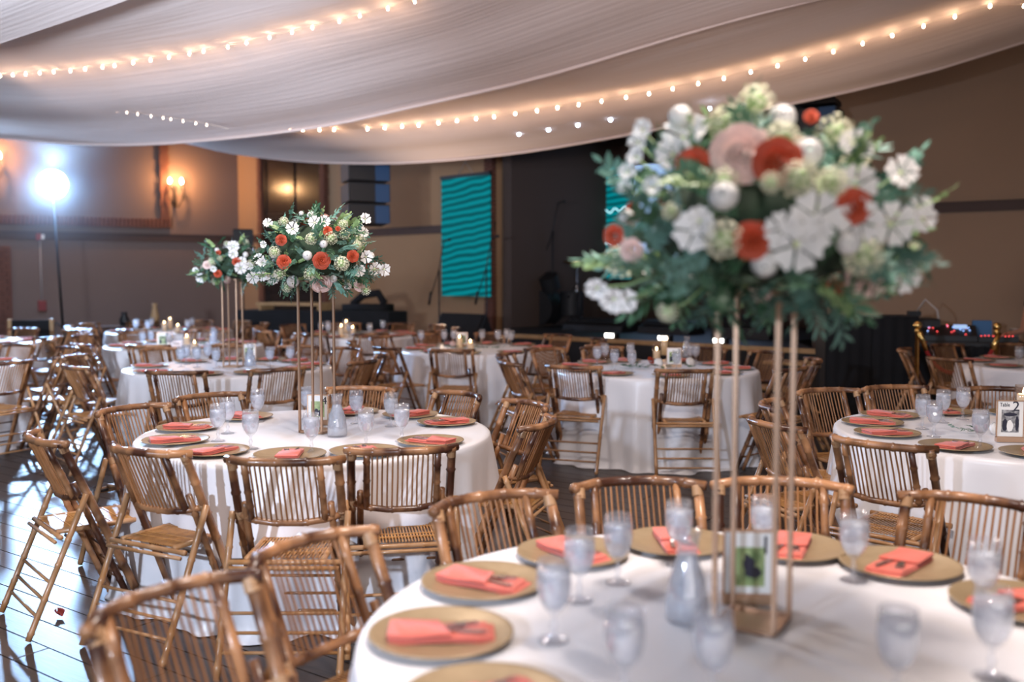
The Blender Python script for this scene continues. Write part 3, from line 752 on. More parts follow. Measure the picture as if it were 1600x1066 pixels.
me_ice = [ice_mesh(s) for s in (1, 2, 3)]
def goblet(tkey, p):
    if not visible(p, 40, 90): return
    root = thing('water_goblet', (p[0], p[1], ZT+.0015), random.random()*6, None, 'goblet', None)
    part('glass', me_gob, root)
    part('water', random.choice(me_water), root, label='iced water')
    if tkey in ('T0', 'T1', 'T3'): part('ice', random.choice(me_ice), root, 'stuff')
    reg(root, 'iced water goblet', tkey, p)
def setting(tkey, p, cutlery=True, jit=.06):
    tx, ty, _ = TABLES[tkey]
    if not visible(p, 110, 110): return
    c = thing('charger_plate', (p[0], p[1], ZT+.002), 0, None, 'charger plate', None, me_charger); reg(c, 'round gold charger plate', tkey, p)
    rz = math.atan2(ty-p[1], tx-p[0])-PI/2+random.uniform(-jit, jit)
    n = thing('napkin', (p[0], p[1], ZT+.002), rz, None, 'napkin', None); inst(random.choice(napP), n); reg(n, 'folded coral napkin', tkey, p)
    if cutlery:
        for me, nm, dx, da in ((me_fork, 'fork', -.018, .22), (me_knife, 'knife', .018, -.1)):
            q = Vector((p[0], p[1], ZT+.0025)) + Matrix.Rotation(rz, 3, 'Z') @ Vector((dx, .035, 0))
            o = thing(nm, q, rz+da, None, 'cutlery', None, me); reg(o, 'steel '+nm+' tucked in the napkin', tkey, p)
def pol(tkey, ang, r):
    tx, ty, _ = TABLES[tkey]; a = math.radians(ang); return (tx+r*math.cos(a), ty+r*math.sin(a), ZT)
SET = {'T0': [183, 152, 122, 95, 68, 43, 14, 212], 'T2': [234, 273, 200, 165, 133, 105, 62, 30, 352, 315]}
def from_px(tkey, pts, rs, snap=.7):
    out = []
    for u, v in pts:
        q = atz(u, v, ZT+.015); tx, ty, _ = TABLES[tkey]; d = Vector((q.x-tx, q.y-ty)); L = d.length
        if rs is not None: d = d/L*(L*(1-snap)+rs*snap)
        out.append((tx+d.x, ty+d.y, ZT))
    return out
PL_ = {'T0': [pol('T0', a, .725) for a in SET['T0']],
 'T1': from_px('T1', [(292, 667), (272, 687), (322, 706), (450, 712), (574, 706), (679, 689), (696, 659), (630, 649), (542, 646), (390, 652)], .72, .9),
 'T3': from_px('T3', [(1400, 649), (1381, 660), (1368, 676), (1473, 701), (1489, 646)], .72, .9)+[pol('T3', 250, .72), pol('T3', 62, .72)],
 'T2': [pol('T2', a, .72) for a in SET['T2']]}
for k in TABLES:
    if k not in PL_: PL_[k] = [pol(k, a, .72) for a, d, y in CH[k]]
    random.seed(int(k[1:])+50)
    for p in PL_[k]: setting(k, p, cutlery=k in ('T0', 'T1', 'T3'))
GOB = {'T0': [(865, 1002), (905, 940), (965, 912), (1060, 884), (1193, 876), (1333, 908), (1535, 962), (975, 1096), (1113, 1102), (1400, 1100), (1548, 1060)],
 'T1': [(341, 690), (356, 678), (392, 702), (403, 660), (487, 708), (572, 699), (628, 690), (611, 667), (557, 662), (480, 655)],
 'T3': [(1441, 671), (1459, 683), (1473, 661), (1504, 656), (1531, 701)],
 'T2': [(933, 573), (945, 568), (960, 579), (987, 582), (985, 566), (1057, 582), (1097, 566), (1117, 566)],
 'T5': [(283, 574), (291, 570), (308, 574), (325, 568), (338, 576), (422, 574), (454, 572)],
 'T8': [(658, 541), (678, 536), (694, 540), (756, 535), (778, 540), (792, 538), (799, 541)],
 'T6': [(223, 543), (236, 541), (265, 545), (335, 538), (355, 545)],
 'T4': [(1592, 573)], 'T11': [(22, 540)]}
for k in TABLES:
    if k in GOB: 
        tx, ty, _ = TABLES[k]
        for u, v in GOB[k]:
            q = atz(u, v, ZT); d = Vector((q.x-tx, q.y-ty))
            if d.length > .84: d = d/d.length*.62
            goblet(k, (tx+d.x, ty+d.y, ZT))
    else:
        for a, d, y in CH[k]:
            if random.random() < .7: goblet(k, pol(k, a+13, .50))

# ------------------------------------------------------------------ carafes, cards, candles, garlands
mb = MB(); mb.lathe([(0, .0), (.044, .0), (.047, .006), (.046, .04), (.039, .09), (.026, .125), (.0215, .145), (.0235, .165), (.029, .19), (.0275, .19), (.022, .165), (.020, .145), (.0245, .125), (.0375, .09), (.0445, .04), (.045, .008), (0, .006)], 28)
me_car = mb.mesh('carafe_glass', M['glass'])
mb = MB(); mb.lathe([(0, .0065), (.0445, .0085), (.044, .04), (.037, .09), (.024, .125), (.0195, .140), (0, .140)], 24); me_carw = mb.mesh('water', M['water'])
mb = MB(); rd = random.Random(4)
for k in range(18):
    a = rd.random()*6.28; z = .02+k*.0055; r_ = rd.random()*(.03 if z < .08 else .01); mb.box((r_*math.cos(a), r_*math.sin(a), z), (.017, .016, .015), rd.random()*3, rd.random(), rd.random())
me_cari = mb.mesh('ice', M['water'], smooth=False)
def carafe(tkey, u, v):
    q = atz(u, v, ZT); root = thing('water_carafe', (q.x, q.y, ZT+.0015), 0, f'clear glass carafe of iced water on the {TABLES[tkey][2]}', 'carafe')
    part('glass', me_car, root); part('water', me_carw, root); part('ice', me_cari, root, 'stuff'); root.scale = (1.1, 1.1, 1.15)
for k, u, v in (('T0', 1073, 970), ('T1', 527, 682), ('T2', 1073, 560), ('T5', 391, 573), ('T6', 333, 540)): carafe(k, u, v)

def text_mesh(body, size, m, ext=.0006):
    c = bpy.data.curves.new('t', 'FONT'); c.body = body; c.size = size; c.extrude = ext; c.align_x = 'CENTER'; c.align_y = 'CENTER'
    o = bpy.data.objects.new('t', c); COL.objects.link(o); bpy.context.view_layer.update()
    me = bpy.data.meshes.new_from_object(o.evaluated_get(bpy.context.evaluated_depsgraph_get())); bpy.data.objects.remove(o)
    me.materials.clear(); me.materials.append(m); return me
def blobpoly(mb, cx, cz, rx, rz, y, n=14, seed=0):
    rd = random.Random(seed); vs = [(cx+rx*math.cos(2*PI*i/n)*rd.uniform(.85, 1.1), y, cz+rz*math.sin(2*PI*i/n)*rd.uniform(.85, 1.1)) for i in range(n)]
    mb.add(vs, [tuple(range(n))])
def card(tkey, loc, rz, W, H, label, kind):
    root = thing('table_card_frame', loc, rz, label, 'picture frame')
    g_ = .005; mb = MB(); mb.box((0, 0, .012), (W+.004, .035, .024))
    for sx in (-1, 1): mb.box((sx*(W/2+.0), 0, H/2), (g_, .012, H))
    for z in (0.024, H): mb.box((0, 0, z), (W+g_, .012, g_))
    part('frame', mb.mesh('frame', M['gold'], smooth=False), root)
    mb = MB(); mb.box((0, -.001, H/2+.012), (W-.004, .004, H-.026)); cm = part('card', mb.mesh('card', M['photo_mat'], smooth=False), root)
    zc = .024+(H-.024)*.44; ph = (H-.024)*.62; pw = W*.66
    mb = MB(); mb.box((0, -.0035, zc), (pw, .001, ph)); part('photo_print', mb.mesh('photo_print', M['bw' if kind == 'bw' else 'pic'], smooth=False), cm)
    mb = MB()
    if kind == 'bike':      # rider in dark clothes leaning on a motorcycle, seen small
        blobpoly(mb, .002, zc+ph*.06, pw*.20, ph*.20, -.0043, seed=1); blobpoly(mb, .012, zc-ph*.14, pw*.26, ph*.16, -.0044, seed=2); blobpoly(mb, -.004, zc+ph*.26, pw*.08, ph*.07, -.0043, seed=3)
    elif kind == 'bike2':
        blobpoly(mb, -.008, zc-ph*.2, pw*.16, ph*.25, -.0043, seed=5); blobpoly(mb, .010, zc-ph*.25, pw*.12, ph*.2, -.0044, seed=6)
    else:
        blobpoly(mb, -pw*.3, zc-ph*.18, pw*.16, ph*.3, -.0043, seed=7); blobpoly(mb, pw*.38, zc-ph*.1, pw*.11, ph*.36, -.0044, seed=8); blobpoly(mb, 0, zc+ph*.3, pw*.4, ph*.08, -.0043, seed=9)
    part('print_figures', mb.mesh('print_figures', M['ink'], smooth=False), cm)
    if kind == 'bw':
        o = part('number_print', text_mesh('2', H*.34, M['ink']), cm); o.location = (W*.20, -.0046, H*.86); o.rotation_euler = (PI/2, 0, 0)
        o = part('word_print', text_mesh('Table', H*.13, M['ink']), cm); o.location = (-W*.22, -.0042, H*.90); o.rotation_euler = (PI/2, 0, 0); o.scale = (.8, 1, 1)
        mb = MB(); blobpoly(mb, -.002, zc-ph*.22, pw*.20, ph*.27, -.0046, seed=12); part('print_dress', mb.mesh('print_dress', M['photo_mat'], smooth=False), cm)
    else:
        o = part('number_print', text_mesh('1' if kind == 'bike' else '4' if kind == 'bike2' else '7', H*.36, M['ink']), cm); o.location = (W*.34, -.0046, H*.80); o.rotation_euler = (PI/2, 0, 0)
card('T0', (.592, 2.40, ZT+.002), -.06, .122, .185, 'gold-framed card with colour photo just behind the flower stand on the foreground table', 'bike')
q = atz(497, 664, ZT); card('T1', (q.x, q.y, ZT+.002), -.05, .112, .165, 'gold-framed number card with green photo beside the carafe, middle-left table', 'bike2')
q = atz(1577, 691, ZT); card('T3', (q.x, q.y, ZT+.002), -.15, .125, .205, 'gold-framed card reading Table 2 with black and white photo', 'bw')
q = atz(1053, 574, ZT); card('T2', (q.x, q.y, ZT+.002), -.1, .13, .175, 'small framed number card between roses on the candlelit table right of centre', 'x')
q = atz(368, 566, ZT); card('T5', (q.x+.12, q.y+.05, ZT+.002), .2, .12, .17, 'framed grey photo card beside the farther tall flower stand', 'bwx')
q = atz(255, 544, ZT); card('T6', (q.x, q.y, ZT+.002), .2, .13, .175, 'small framed card on the rear-left candlelit table', 'x')
q = atz(722, 542, ZT); card('T8', (q.x, q.y, ZT+.002), .0, .13, .165, 'small framed card before the candles on the centre rear table', 'x')

def cyl_glass(h, r=.045):
    mb = MB(); mb.lathe([(0, 0), (r, 0), (r, h), (r-.003, h), (r-.003, .006), (0, .006)], 24); return mb.mesh('hurricane_glass', M['glassc'])
mg = {h: cyl_glass(h) for h in (.12, .16, .21, .26)}
def candle_me(h, r=.034):
    mb = MB(); mb.lathe([(0, .007), (r, .007), (r, h-.004), (r-.006, h), (.01, h-.004), (0, h-.005)], 18); a = mb.mesh('wax', M['wax'])
    mb = MB(); mb.lathe([(0, h+.002), (.0055, h+.009), (.0065, h+.016), (.003, h+.028), (0, h+.036)], 10); b = mb.mesh('flame', M['flame'])
    mb = MB(); mb.tube([(0, 0, h-.006), (0, 0, h+.005)], .001, 5); return a, b, mb.mesh('wick', M['ink'])
mc = {h: candle_me(h) for h in (.06, .09, .12, .16)}
def candle(tkey, x, y, hg, hc, desc):
    ph = TABLES[tkey][2]
    thing('candle_cylinder', (x, y, ZT+.002), 0, f'glass cylinder around {desc}, {ph}', 'candle holder', None, mg[hg])
    r_ = thing('pillar_candle', (x, y, ZT+.002), 0, f'lit ivory pillar candle, {desc}, {ph}', 'candle'); a, b, c_ = mc[hc]
    part('wax', a, r_); part('wick', c_, r_); part('flame', b, r_)
    return (x, y, ZT+hc+.03)
def glow(p, e=1.1): light('POINT', 'candle_glow', p, e, (1, .58, .26), shadow_soft_size=.02)
def cpx(tkey, u, v, hg, hc, desc):
    q = atz(u, v, ZT); return candle(tkey, q.x, q.y, hg, hc, desc)
cpx('T2', 1026, 562, .16, .09, 'shorter left candle'); glow(cpx('T2', 1038, 556, .21, .16, 'taller right candle'))
glow(cpx('T3', 1598, 660, .21, .16, 'tall candle behind the card')); cpx('T3', 1575, 652, .12, .06, 'low candle behind the card')
cpx('T8', 718, 545, .16, .12, 'left candle'); glow(cpx('T8', 735, 548, .12, .09, 'lower right candle'))
glow(cpx('T9', 533, 524, .16, .12, 'left low candle')); cpx('T9', 541, 521, .21, .16, 'tall middle candle'); cpx('T9', 551, 523, .12, .09, 'right small candle')
glow(cpx('T10', 257, 518, .16, .12, 'left candle')); cpx('T10', 266, 516, .21, .16, 'tallest candle'); cpx('T10', 278, 519, .12, .09, 'right low candle')
glow(cpx('T6', 292, 543, .16, .12, 'broad candle')); cpx('T6', 304, 545, .12, .06, 'small low candle')

# ------------------------------------------------------------------ flowers
def petal_ring(mb, n, r0, lean, h, z0, tw, k0=0, nu=6, nv=4, curl=.25):
    for k in range(n):
        a0 = k*2*PI/n+tw; hw = PI/n*1.3
        def fn(i, j):
            a = -1+2*i; s_ = j; e = (1-.42*abs(a)**3*s_)
            lp = max(0, (s_-.62)/.38)**2; r_ = r0*(.8+.2*min(1, s_*2.2)) + lean*s_**2 + .06*a*s_ + .085*lp
            zz = z0 + h*.35 + h*.65*s_*e - curl*lean*max(0, s_-.6)*2 - .05*lp
            t = a0+a*hw*(.75+.25*s_); return Vector((r_*math.cos(t), r_*math.sin(t), zz))
        mb.grid(nu, nv, fn)
def rose_me(m, name):
    mb = MB()
    mb.lathe([(0, .72), (.06, .68), (.10, .3), (.08, 0), (0, -.1)], 8)
    for i, (n, r0, lean, h) in enumerate(((3, .11, .02, .74), (3, .19, .04, .73), (4, .30, .07, .68), (5, .43, .12, .60), (6, .56, .20, .50), (6, .68, .30, .36))):
        petal_ring(mb, n, r0, lean, h, -.02-.03*i, i*.9, nv=6)
    return mb.mesh(name, M[m])
def bud_me(m, name):
    mb = MB()
    for i, (n, top, Rr) in enumerate(((3, 6, .86), (4, 28, .92), (5, 50, .98), (6, 72, 1.03))):
        for k in range(n):
            a0 = k*2*PI/n+i*.7; hw = PI/n*1.35
            def fn(u_, v_):
                a = -1+2*u_; ph = math.radians(118+(top+10*abs(a)**2-118)*v_); rr = Rr*(.8+.03*v_*(1-abs(a)))
                t = a0+a*hw; return Vector((rr*math.sin(ph)*math.cos(t), rr*math.sin(ph)*math.sin(t), rr*math.cos(ph)+.1))
            mb.grid(6, 6, fn)
    return mb.mesh(name, M[m])
def cosmos_me(name, n=8, m='white'):
    mb = MB(); rd = random.Random(n)
    for k in range(n):
        a0 = k*2*PI/n; tilt = rd.uniform(.05, .35); W = rd.uniform(1.45, 1.95)*PI/n*.5; tilt = rd.uniform(.1, 1.5); 
        def fn(i, j):
            t = -1+2*i; s_ = j; ww = W*math.sin(min(1, s_*1.15+.12)*PI*.5)**1.2*(1 if s_ < .8 else 1-.25*((s_-.8)/.2)**2)
            x = t*ww*s_**.5; y = .08+.92*s_-.08*(1-abs(t))*(s_ > .95); z = .25*s_*tilt*3-.35*s_**3*tilt+.06*t*t-.05*abs(math.sin(t*4))
            return Vector((x*math.cos(a0)-y*math.sin(a0), x*math.sin(a0)+y*math.cos(a0), z))
        mb.grid(5, 5, fn)
    mb.mi = 1; mb.lathe([(0, .14), (.10, .12), (.14, .04), (.1, -.03)], 8)
    return mb.mesh(name, [M[m], M['hyd']])
def cluster_me(name, n=55, seed=1):
    rd = random.Random(seed); mb = MB(); mb.mi = 1
    mb.lathe([(0, .55), (.4, .4), (.55, 0), (.4, -.4), (0, -.5)], 10); mb.mi = 0
    for k in range(n):
        z = 1-1.5*(k+.5)/n; a = k*2.39996; r_ = math.sqrt(max(0, 1-z*z)); nn = Vector((r_*math.cos(a), r_*math.sin(a), z)); q = nn*rd.uniform(.82, 1.02)
        X = nn.orthogonal().normalized(); Y = nn.cross(X); s_ = rd.uniform(.13, .19); r0 = rd.random()*1.5
        vs = [q-nn*.03]; fs = []
        for j in range(5):
            t = r0+j*2*PI/5
            for dt, rr in ((-.38, .75), (0, 1), (.38, .75)): vs.append(q+(X*math.cos(t+dt)+Y*math.sin(t+dt))*s_*rr+nn*.03)
            b = 1+j*3; fs += [(0, b, b+1), (0, b+1, b+2)]
        mb.add(vs, fs); mb.tube([nn*.5, q], .018, 3, False)
    return mb.mesh(name, [M['cream'], M['leafl']])
def leaf(mb, base, d, nrm, L, W, bend=.2, pw=1.0):
    d = d.normalized(); s_ = d.cross(nrm).normalized(); n_ = s_.cross(d)
    N = 5; vs = []
    for j in range(N+1):
        t = j/N; ww = W*math.sin(PI*min(1, t**pw))*.5; c = base+d*(L*t)-n_*(bend*L*t*t)
        vs += [c-s_*ww+n_*ww*.25, c, c+s_*ww+n_*ww*.25]
    fs = []
    for j in range(N): b = j*3; fs += [(b, b+1, b+4, b+3), (b+1, b+2, b+5, b+4)]
    mb.add(vs, fs)
def sprig_me(name, kind, seed, m):
    rd = random.Random(seed); mb = MB(); up_ = Vector((0, 0, 1))
    pts = [Vector((0, y, .08*y*y*(-1))) for y in (0, .3, .6, 1.0)]; mb.tube(pts, [.012, .010, .008, .004], 4)
    n = {'euc': 7, 'olive': 8, 'ruscus': 6, 'fern': 13}[kind]
    for k in range(n):
        y = .12+.86*k/n; base = Vector((0, y, -.08*y*y))
        for sx in (-1, 1):
            a = rd.uniform(.6, 1.0) if kind != 'fern' else 1.0; d = Vector((sx*math.sin(a), math.cos(a), rd.uniform(-.3, .35)))
            nr = (up_+Vector((rd.uniform(-.5, .5), rd.uniform(-.3, .3), 0))).normalized()
            L, W, pw = {'euc': (.20, .19, .8), 'olive': (.34, .075, 1), 'ruscus': (.33, .15, .85), 'fern': (.20*(1-.5*y), .035, 1)}[kind]
            leaf(mb, base, d, nr, L*rd.uniform(.8, 1.15), W, .15, pw)
    leaf(mb, pts[-1], Vector((0, 1, 0)), up_, .25 if kind != 'fern' else .1, .09 if kind != 'fern' else .03, .15)
    return mb.mesh(name, M[m])
BL = {'rust': rose_me('rust', 'rust_rose'), 'blush': rose_me('blush', 'blush_rose'), 'bud': bud_me('white', 'white_ranunculus'), 'bbud': bud_me('blush', 'blush_ranunculus'),
      'cos': cosmos_me('white_cosmos', 6), 'dog': cosmos_me('white_dogwood', 5), 'hyd': cluster_me('viburnum_cluster', 60, 2), 'hyd2': cluster_me('viburnum_cluster', 45, 5)}
BN = {'rust': 'rust_rose', 'blush': 'blush_rose', 'bud': 'white_ranunculus', 'bbud': 'blush_ranunculus', 'cos': 'white_cosmos', 'dog': 'white_dogwood', 'hyd': 'viburnum_cluster', 'hyd2': 'viburnum_cluster'}
SP = [sprig_me('leaf_sprig', 'euc', 1, 'leafb'), sprig_me('leaf_sprig', 'euc', 2, 'leaf'), sprig_me('leaf_sprig', 'olive', 3, 'leaf'), sprig_me('leaf_sprig', 'ruscus', 4, 'leaf'), sprig_me('leaf_sprig', 'ruscus', 5, 'leafb'), sprig_me('leaf_sprig', 'fern', 6, 'leafb'), sprig_me('leaf_sprig', 'olive', 7, 'leafb'), sprig_me('leaf_sprig', 'euc', 8, 'leafl')]
def stand(tkey, ang, size, h, label, cx=None, cy=None, base_z=.002):
    tx, ty, _ = TABLES[tkey]; tx = cx if cx is not None else tx; ty = cy if cy is not None else ty
    root = thing('flower_stand', (tx, ty, ZT+base_z), math.radians(ang), label, 'flower stand'); s_ = size/2; b = .011
    mb = MB()
    for k in range(4):
        a = k*PI/2; mb.box((math.cos(a)*s_, math.sin(a)*s_, .006), (b, size+b, .012), rz=a)
    mb.box((0, 0, .004), (size*.96, size*.96, .003)); part('base', mb.mesh('base', M['gold'], smooth=False), root)
    for sx in (-1, 1):
        for sy in (-1, 1):
            mb = MB(); mb.slab([(sx*s_-b/2, sy*s_-b/2), (sx*s_+b/2, sy*s_-b/2), (sx*s_+b/2, sy*s_+b/2), (sx*s_-b/2, sy*s_+b/2)], .0, h, .001); part('post', mb.mesh('post', M['gold'], smooth=False), root)
    mb = MB()
    for k in range(4):
        a = k*PI/2; mb.box((math.cos(a)*s_, math.sin(a)*s_, h-.006), (b, size+b, .012), rz=a)
    mb.box((0, 0, h-.004), (size, size, .004)); part('top_plate', mb.mesh('top_plate', M['gold'], smooth=False), root); return root
def arrangement(C, rx, zt, zb, blooms, label, seed, nsp, scale_px, fill=26, spr=(.10, .17)):
    """C centre of the dome; rx horizontal radius; zt/zb extent above/below. blooms: (u, v, diameter px, kind)"""
    rd = random.Random(seed); C = Vector(C); root = thing('floral_arrangement', C, 0, label, 'flower arrangement')
    mb = MB(); prof = []
    for k in range(13):
        a = PI*k/12; z = math.cos(a); prof.append((max(1e-7, math.sin(a))*rx*.72 if 0 < k < 12 else 0, (zt if z > 0 else zb)*.74*z))
    mb.lathe(prof, 24); core = part('foliage_core', mb.mesh('foliage_core', M['moss']), root)
    def nrm(p): return Vector((p.x/rx**2, p.y/rx**2, p.z/(zt if p.z > 0 else zb)**2)).normalized()
    O = Vector((0, 0, CAMH)); placed = []
    for u, v, d, kind in blooms:
        r_ = ray(u, v).normalized(); best = None
        # march along the ray for the point nearest to / first on the ellipsoid
        t = (C-O).length-rx*1.3; t1 = (C-O).length+.02; mn = 9; pm = None
        while t < t1:
            p = O+r_*t-C; f = math.sqrt((p.x/rx)**2+(p.y/rx)**2+(p.z/(zt if p.z > 0 else zb))**2)
            if f < mn: mn = f; pm = p.copy()
            if f <= 1.0: pm = p.copy(); break
            t += .008
        n_ = nrm(pm); toc = (O-C-pm).normalized(); n_ = (n_*.38+toc*.75).normalized()
        placed.append((pm, n_, d/scale_px/2*1.04, kind))
    front = [p for p, *_ in placed]
    k = 0; tries = 0
    while k < fill and tries < 4000:
        tries += 1
        a = rd.uniform(0, 2*PI); z = rd.uniform(-.7, 1); r_ = math.sqrt(1-z*z); p = Vector((r_*math.cos(a)*rx, r_*math.sin(a)*rx, z*(zt if z > 0 else zb)))*rd.uniform(.93, 1.02)
        if p.y < rx*.15 or any((p-q).length < .07 for q in front): continue
        front.append(p); k += 1
        kd = rd.choice(['cos', 'dog', 'hyd', 'hyd2', 'bud', 'rust', 'blush', 'cos']); placed.append((p, nrm(p), {'blush': .045, 'rust': .033, 'bud': .03}.get(kd, .042), kd))
    for p, n_, r_, kd in placed:
        o = part(BN[kd], BL[kd], root); q = n_.to_track_quat('Z', 'Y') @ Euler((0, 0, rd.random()*6)).to_quaternion()
        o.rotation_mode = 'QUATERNION'; o.rotation_quaternion = q; o.location = p-n_*r_*.3; o.scale = (r_, r_, r_)
        if p.length > 0:
            ff = math.sqrt((p.x/rx)**2+(p.y/rx)**2+(p.z/(zt if p.z > 0 else zb))**2)
            if ff > 1.04:
                mb = MB(); mb.tube([p*.55, p*.8-Vector((0, 0, .01)), p-n_*r_*.3], .0022, 4); part('stem', mb.mesh('stem', M['leafl']), root)
    for k in range(nsp):
        z = -1+2*((k*.618034) % 1); z = z if z > -.95 else -.6; a = rd.uniform(0, 2*PI); r_ = math.sqrt(1-z*z)
        n_ = Vector((r_*math.cos(a), r_*math.sin(a), z)); p = Vector((n_.x*rx, n_.y*rx, z*(zt if z > 0 else zb)))*rd.uniform(.70, .93)
        tang = Vector((rd.uniform(-1, 1), rd.uniform(-1, 1), rd.uniform(-.9, .7))); d = (nrm(p)*rd.uniform(.25, .9)+tang*.75)
        if z < -.2: d.z = -abs(d.z)*.6-.1; d = d+Vector((n_.x, n_.y, 0))*.8
        d.normalize(); L = rd.uniform(*spr)
        if n_.y < .25 and n_.x > -.8 and rd.random() < .75 and any((p+d*L*q_-b_).length < r_b*1.0+.012 for b_, _n, r_b, _k in placed for q_ in (.5, .8, 1.1)):
            L *= .62; d = (d-nrm(p)*.6).normalized()
            if n_.y < .25 and n_.x > -.8 and rd.random() < .75 and any((p+d*L*q_-b_).length < r_b*.9+.006 for b_, _n, r_b, _k in placed for q_ in (.6, 1.15)): p = p*.8
        X = d.cross(n_+Vector((.01, .02, .03))).normalized(); Z = X.cross(d)
        if Z.dot(n_) < 0: X, Z = -X, -Z
        mt = Matrix((X, d, Z)).transposed().to_quaternion()
        o = part('leaf_sprig', rd.choice(SP), root); o.rotation_mode = 'QUATERNION'; o.rotation_quaternion = mt; o.location = p; o.scale = (L, L, L)
    return root
def Z1(s, ox, oy, L): return [(ox+x/s, oy+y/s, d/s, k) for x, y, d, k in L]
B0_ = [(1157, 237, 78, 'blush'), (1215, 250, 62, 'rust'), (1082, 258, 50, 'rust'), (1062, 180, 42, 'bud'), (1223, 181, 46, 'bud'), (1264, 237, 48, 'bud'), (1138, 190, 62, 'hyd'), (1180, 156, 58, 'hyd2'), (1222, 216, 54, 'hyd'),
 (1066, 212, 62, 'cos'), (1050, 240, 50, 'cos'), (1085, 200, 40, 'dog'), (1307, 205, 54, 'hyd2'), (1333, 222, 38, 'dog'), (1350, 232, 26, 'dog'), (1410, 268, 48, 'cos'), (1268, 181, 20, 'rust'), (1248, 278, 54, 'hyd'), (1130, 305, 48, 'bud'), (1130, 285, 46, 'hyd2'), (1300, 285, 46, 'hyd'),
 (1338, 290, 56, 'cos'), (1335, 322, 46, 'rust'), (1275, 338, 66, 'cos'), (1245, 382, 70, 'cos'), (1270, 365, 50, 'dog'), (1222, 358, 46, 'cos'), (1345, 345, 58, 'cos'), (1395, 350, 60, 'cos'), (1175, 376, 48, 'rust'), (1195, 413, 44, 'bud'), (1327, 380, 38, 'bud'), (1350, 402, 56, 'hyd'), (1356, 440, 56, 'blush'),
 (1130, 374, 56, 'hyd'), (1085, 360, 56, 'dog'), (1092, 345, 40, 'cos'), (957, 368, 32, 'rust'), (977, 338, 26, 'bud'), (1020, 290, 30, 'dog'), (1003, 202, 30, 'dog'), (996, 222, 28, 'dog'), (992, 244, 28, 'dog'), (980, 268, 26, 'dog'), (975, 292, 22, 'dog'), (968, 410, 54, 'hyd2'), (985, 392, 34, 'blush'), (932, 452, 36, 'cos'), (958, 470, 42, 'cos'), (978, 470, 36, 'dog'), (1043, 488, 36, 'hyd'),
 (1412, 432, 50, 'cos'), (1438, 322, 32, 'dog'), (1444, 342, 36, 'dog'), (1430, 392, 26, 'hyd2'), (1440, 418, 20, 'hyd2'), (1305, 452, 24, 'rust'), (1205, 285, 30, 'hyd'), (1190, 462, 24, 'blush'), (1048, 330, 26, 'hyd2')]
stand('T0', -30.2, .139, .79, 'tall gold four-post flower stand on the foreground table', .570, 2.265)
arrangement((.570, 2.24, 1.655), .330, .29, .125, B0_, 'large blurred flower dome with blush, rust and white blooms, nearest the camera', 3, 290, 680, 34, (.085, .15))
B1_ = Z1(4.706, 290, 310, [(605, 180, 66, 'dog'), (720, 170, 74, 'hyd'), (785, 220, 90, 'cos'), (850, 108, 40, 'bud'), (950, 175, 92, 'cos'), (1020, 168, 84, 'cos'), (1045, 238, 62, 'rust'), (925, 295, 88, 'hyd'), (1070, 290, 92, 'hyd2'), (1160, 190, 74, 'hyd'), (1168, 262, 80, 'hyd2'), (1120, 222, 34, 'rust'), (1325, 150, 84, 'dog'), (1280, 220, 66, 'dog'), (1312, 250, 74, 'cos'),
 (1015, 335, 66, 'bud'), (1265, 340, 64, 'hyd'), (700, 305, 74, 'rust'), (720, 467, 92, 'rust'), (895, 420, 78, 'bud'), (1000, 458, 112, 'rust'), (1232, 425, 80, 'rust'), (1150, 480, 112, 'hyd'), (788, 617, 106, 'bud'), (995, 628, 146, 'blush'), (915, 560, 92, 'hyd2'), (1330, 430, 90, 'dog'), (1275, 530, 92, 'cos'), (1395, 520, 102, 'cos'), (1465, 525, 92, 'dog'), (1235, 600, 90, 'hyd'),
 (1285, 650, 84, 'blush'), (1325, 682, 74, 'hyd2'), (1195, 645, 60, 'dog'), (492, 585, 92, 'cos'), (560, 570, 84, 'cos'), (640, 590, 92, 'cos'), (745, 655, 84, 'hyd'), (690, 560, 84, 'hyd2'), (572, 340, 50, 'dog'), (650, 395, 84, 'hyd'), (540, 445, 80, 'cos'), (1088, 595, 64, 'bud'), (470, 500, 60, 'dog'), (560, 470, 60, 'dog')])
stand('T1', -20, .132, .80, 'tall gold four-post flower stand on the large middle-left table')
arrangement((-1.031, 5.122, 1.655), .295, .27, .12, B1_, 'sharp dome of white, rust and blush flowers left of centre', 5, 280, 297, 30, (.07, .115))
B5_ = Z1(4.706, 290, 310, [(155, 490, 54, 'blush'), (192, 465, 60, 'hyd'), (230, 380, 42, 'bud'), (238, 398, 34, 'rust'), (350, 352, 80, 'cos'), (350, 408, 66, 'cos'), (375, 466, 56, 'rust'), (415, 462, 62, 'cos'), (405, 512, 84, 'cos'), (235, 556, 52, 'rust'), (305, 602, 66, 'bbud'), (115, 585, 74, 'cos'), (215, 612, 54, 'hyd2'), (250, 442, 44, 'hyd'), (75, 530, 46, 'dog'), (442, 412, 46, 'bud'), (205, 520, 42, 'dog'), (480, 480, 60, 'hyd'), (300, 330, 40, 'hyd2'), (440, 320, 50, 'hyd')])
stand('T5', -7, .132, .80, 'tall gold four-post flower stand on the farther left table', -2.54, 8.85)
arrangement((-2.54, 8.85, 1.655), .31, .26, .12, B5_, 'smaller distant flower dome, partly behind the sharp one', 9, 130, 168, 20, (.09, .15))

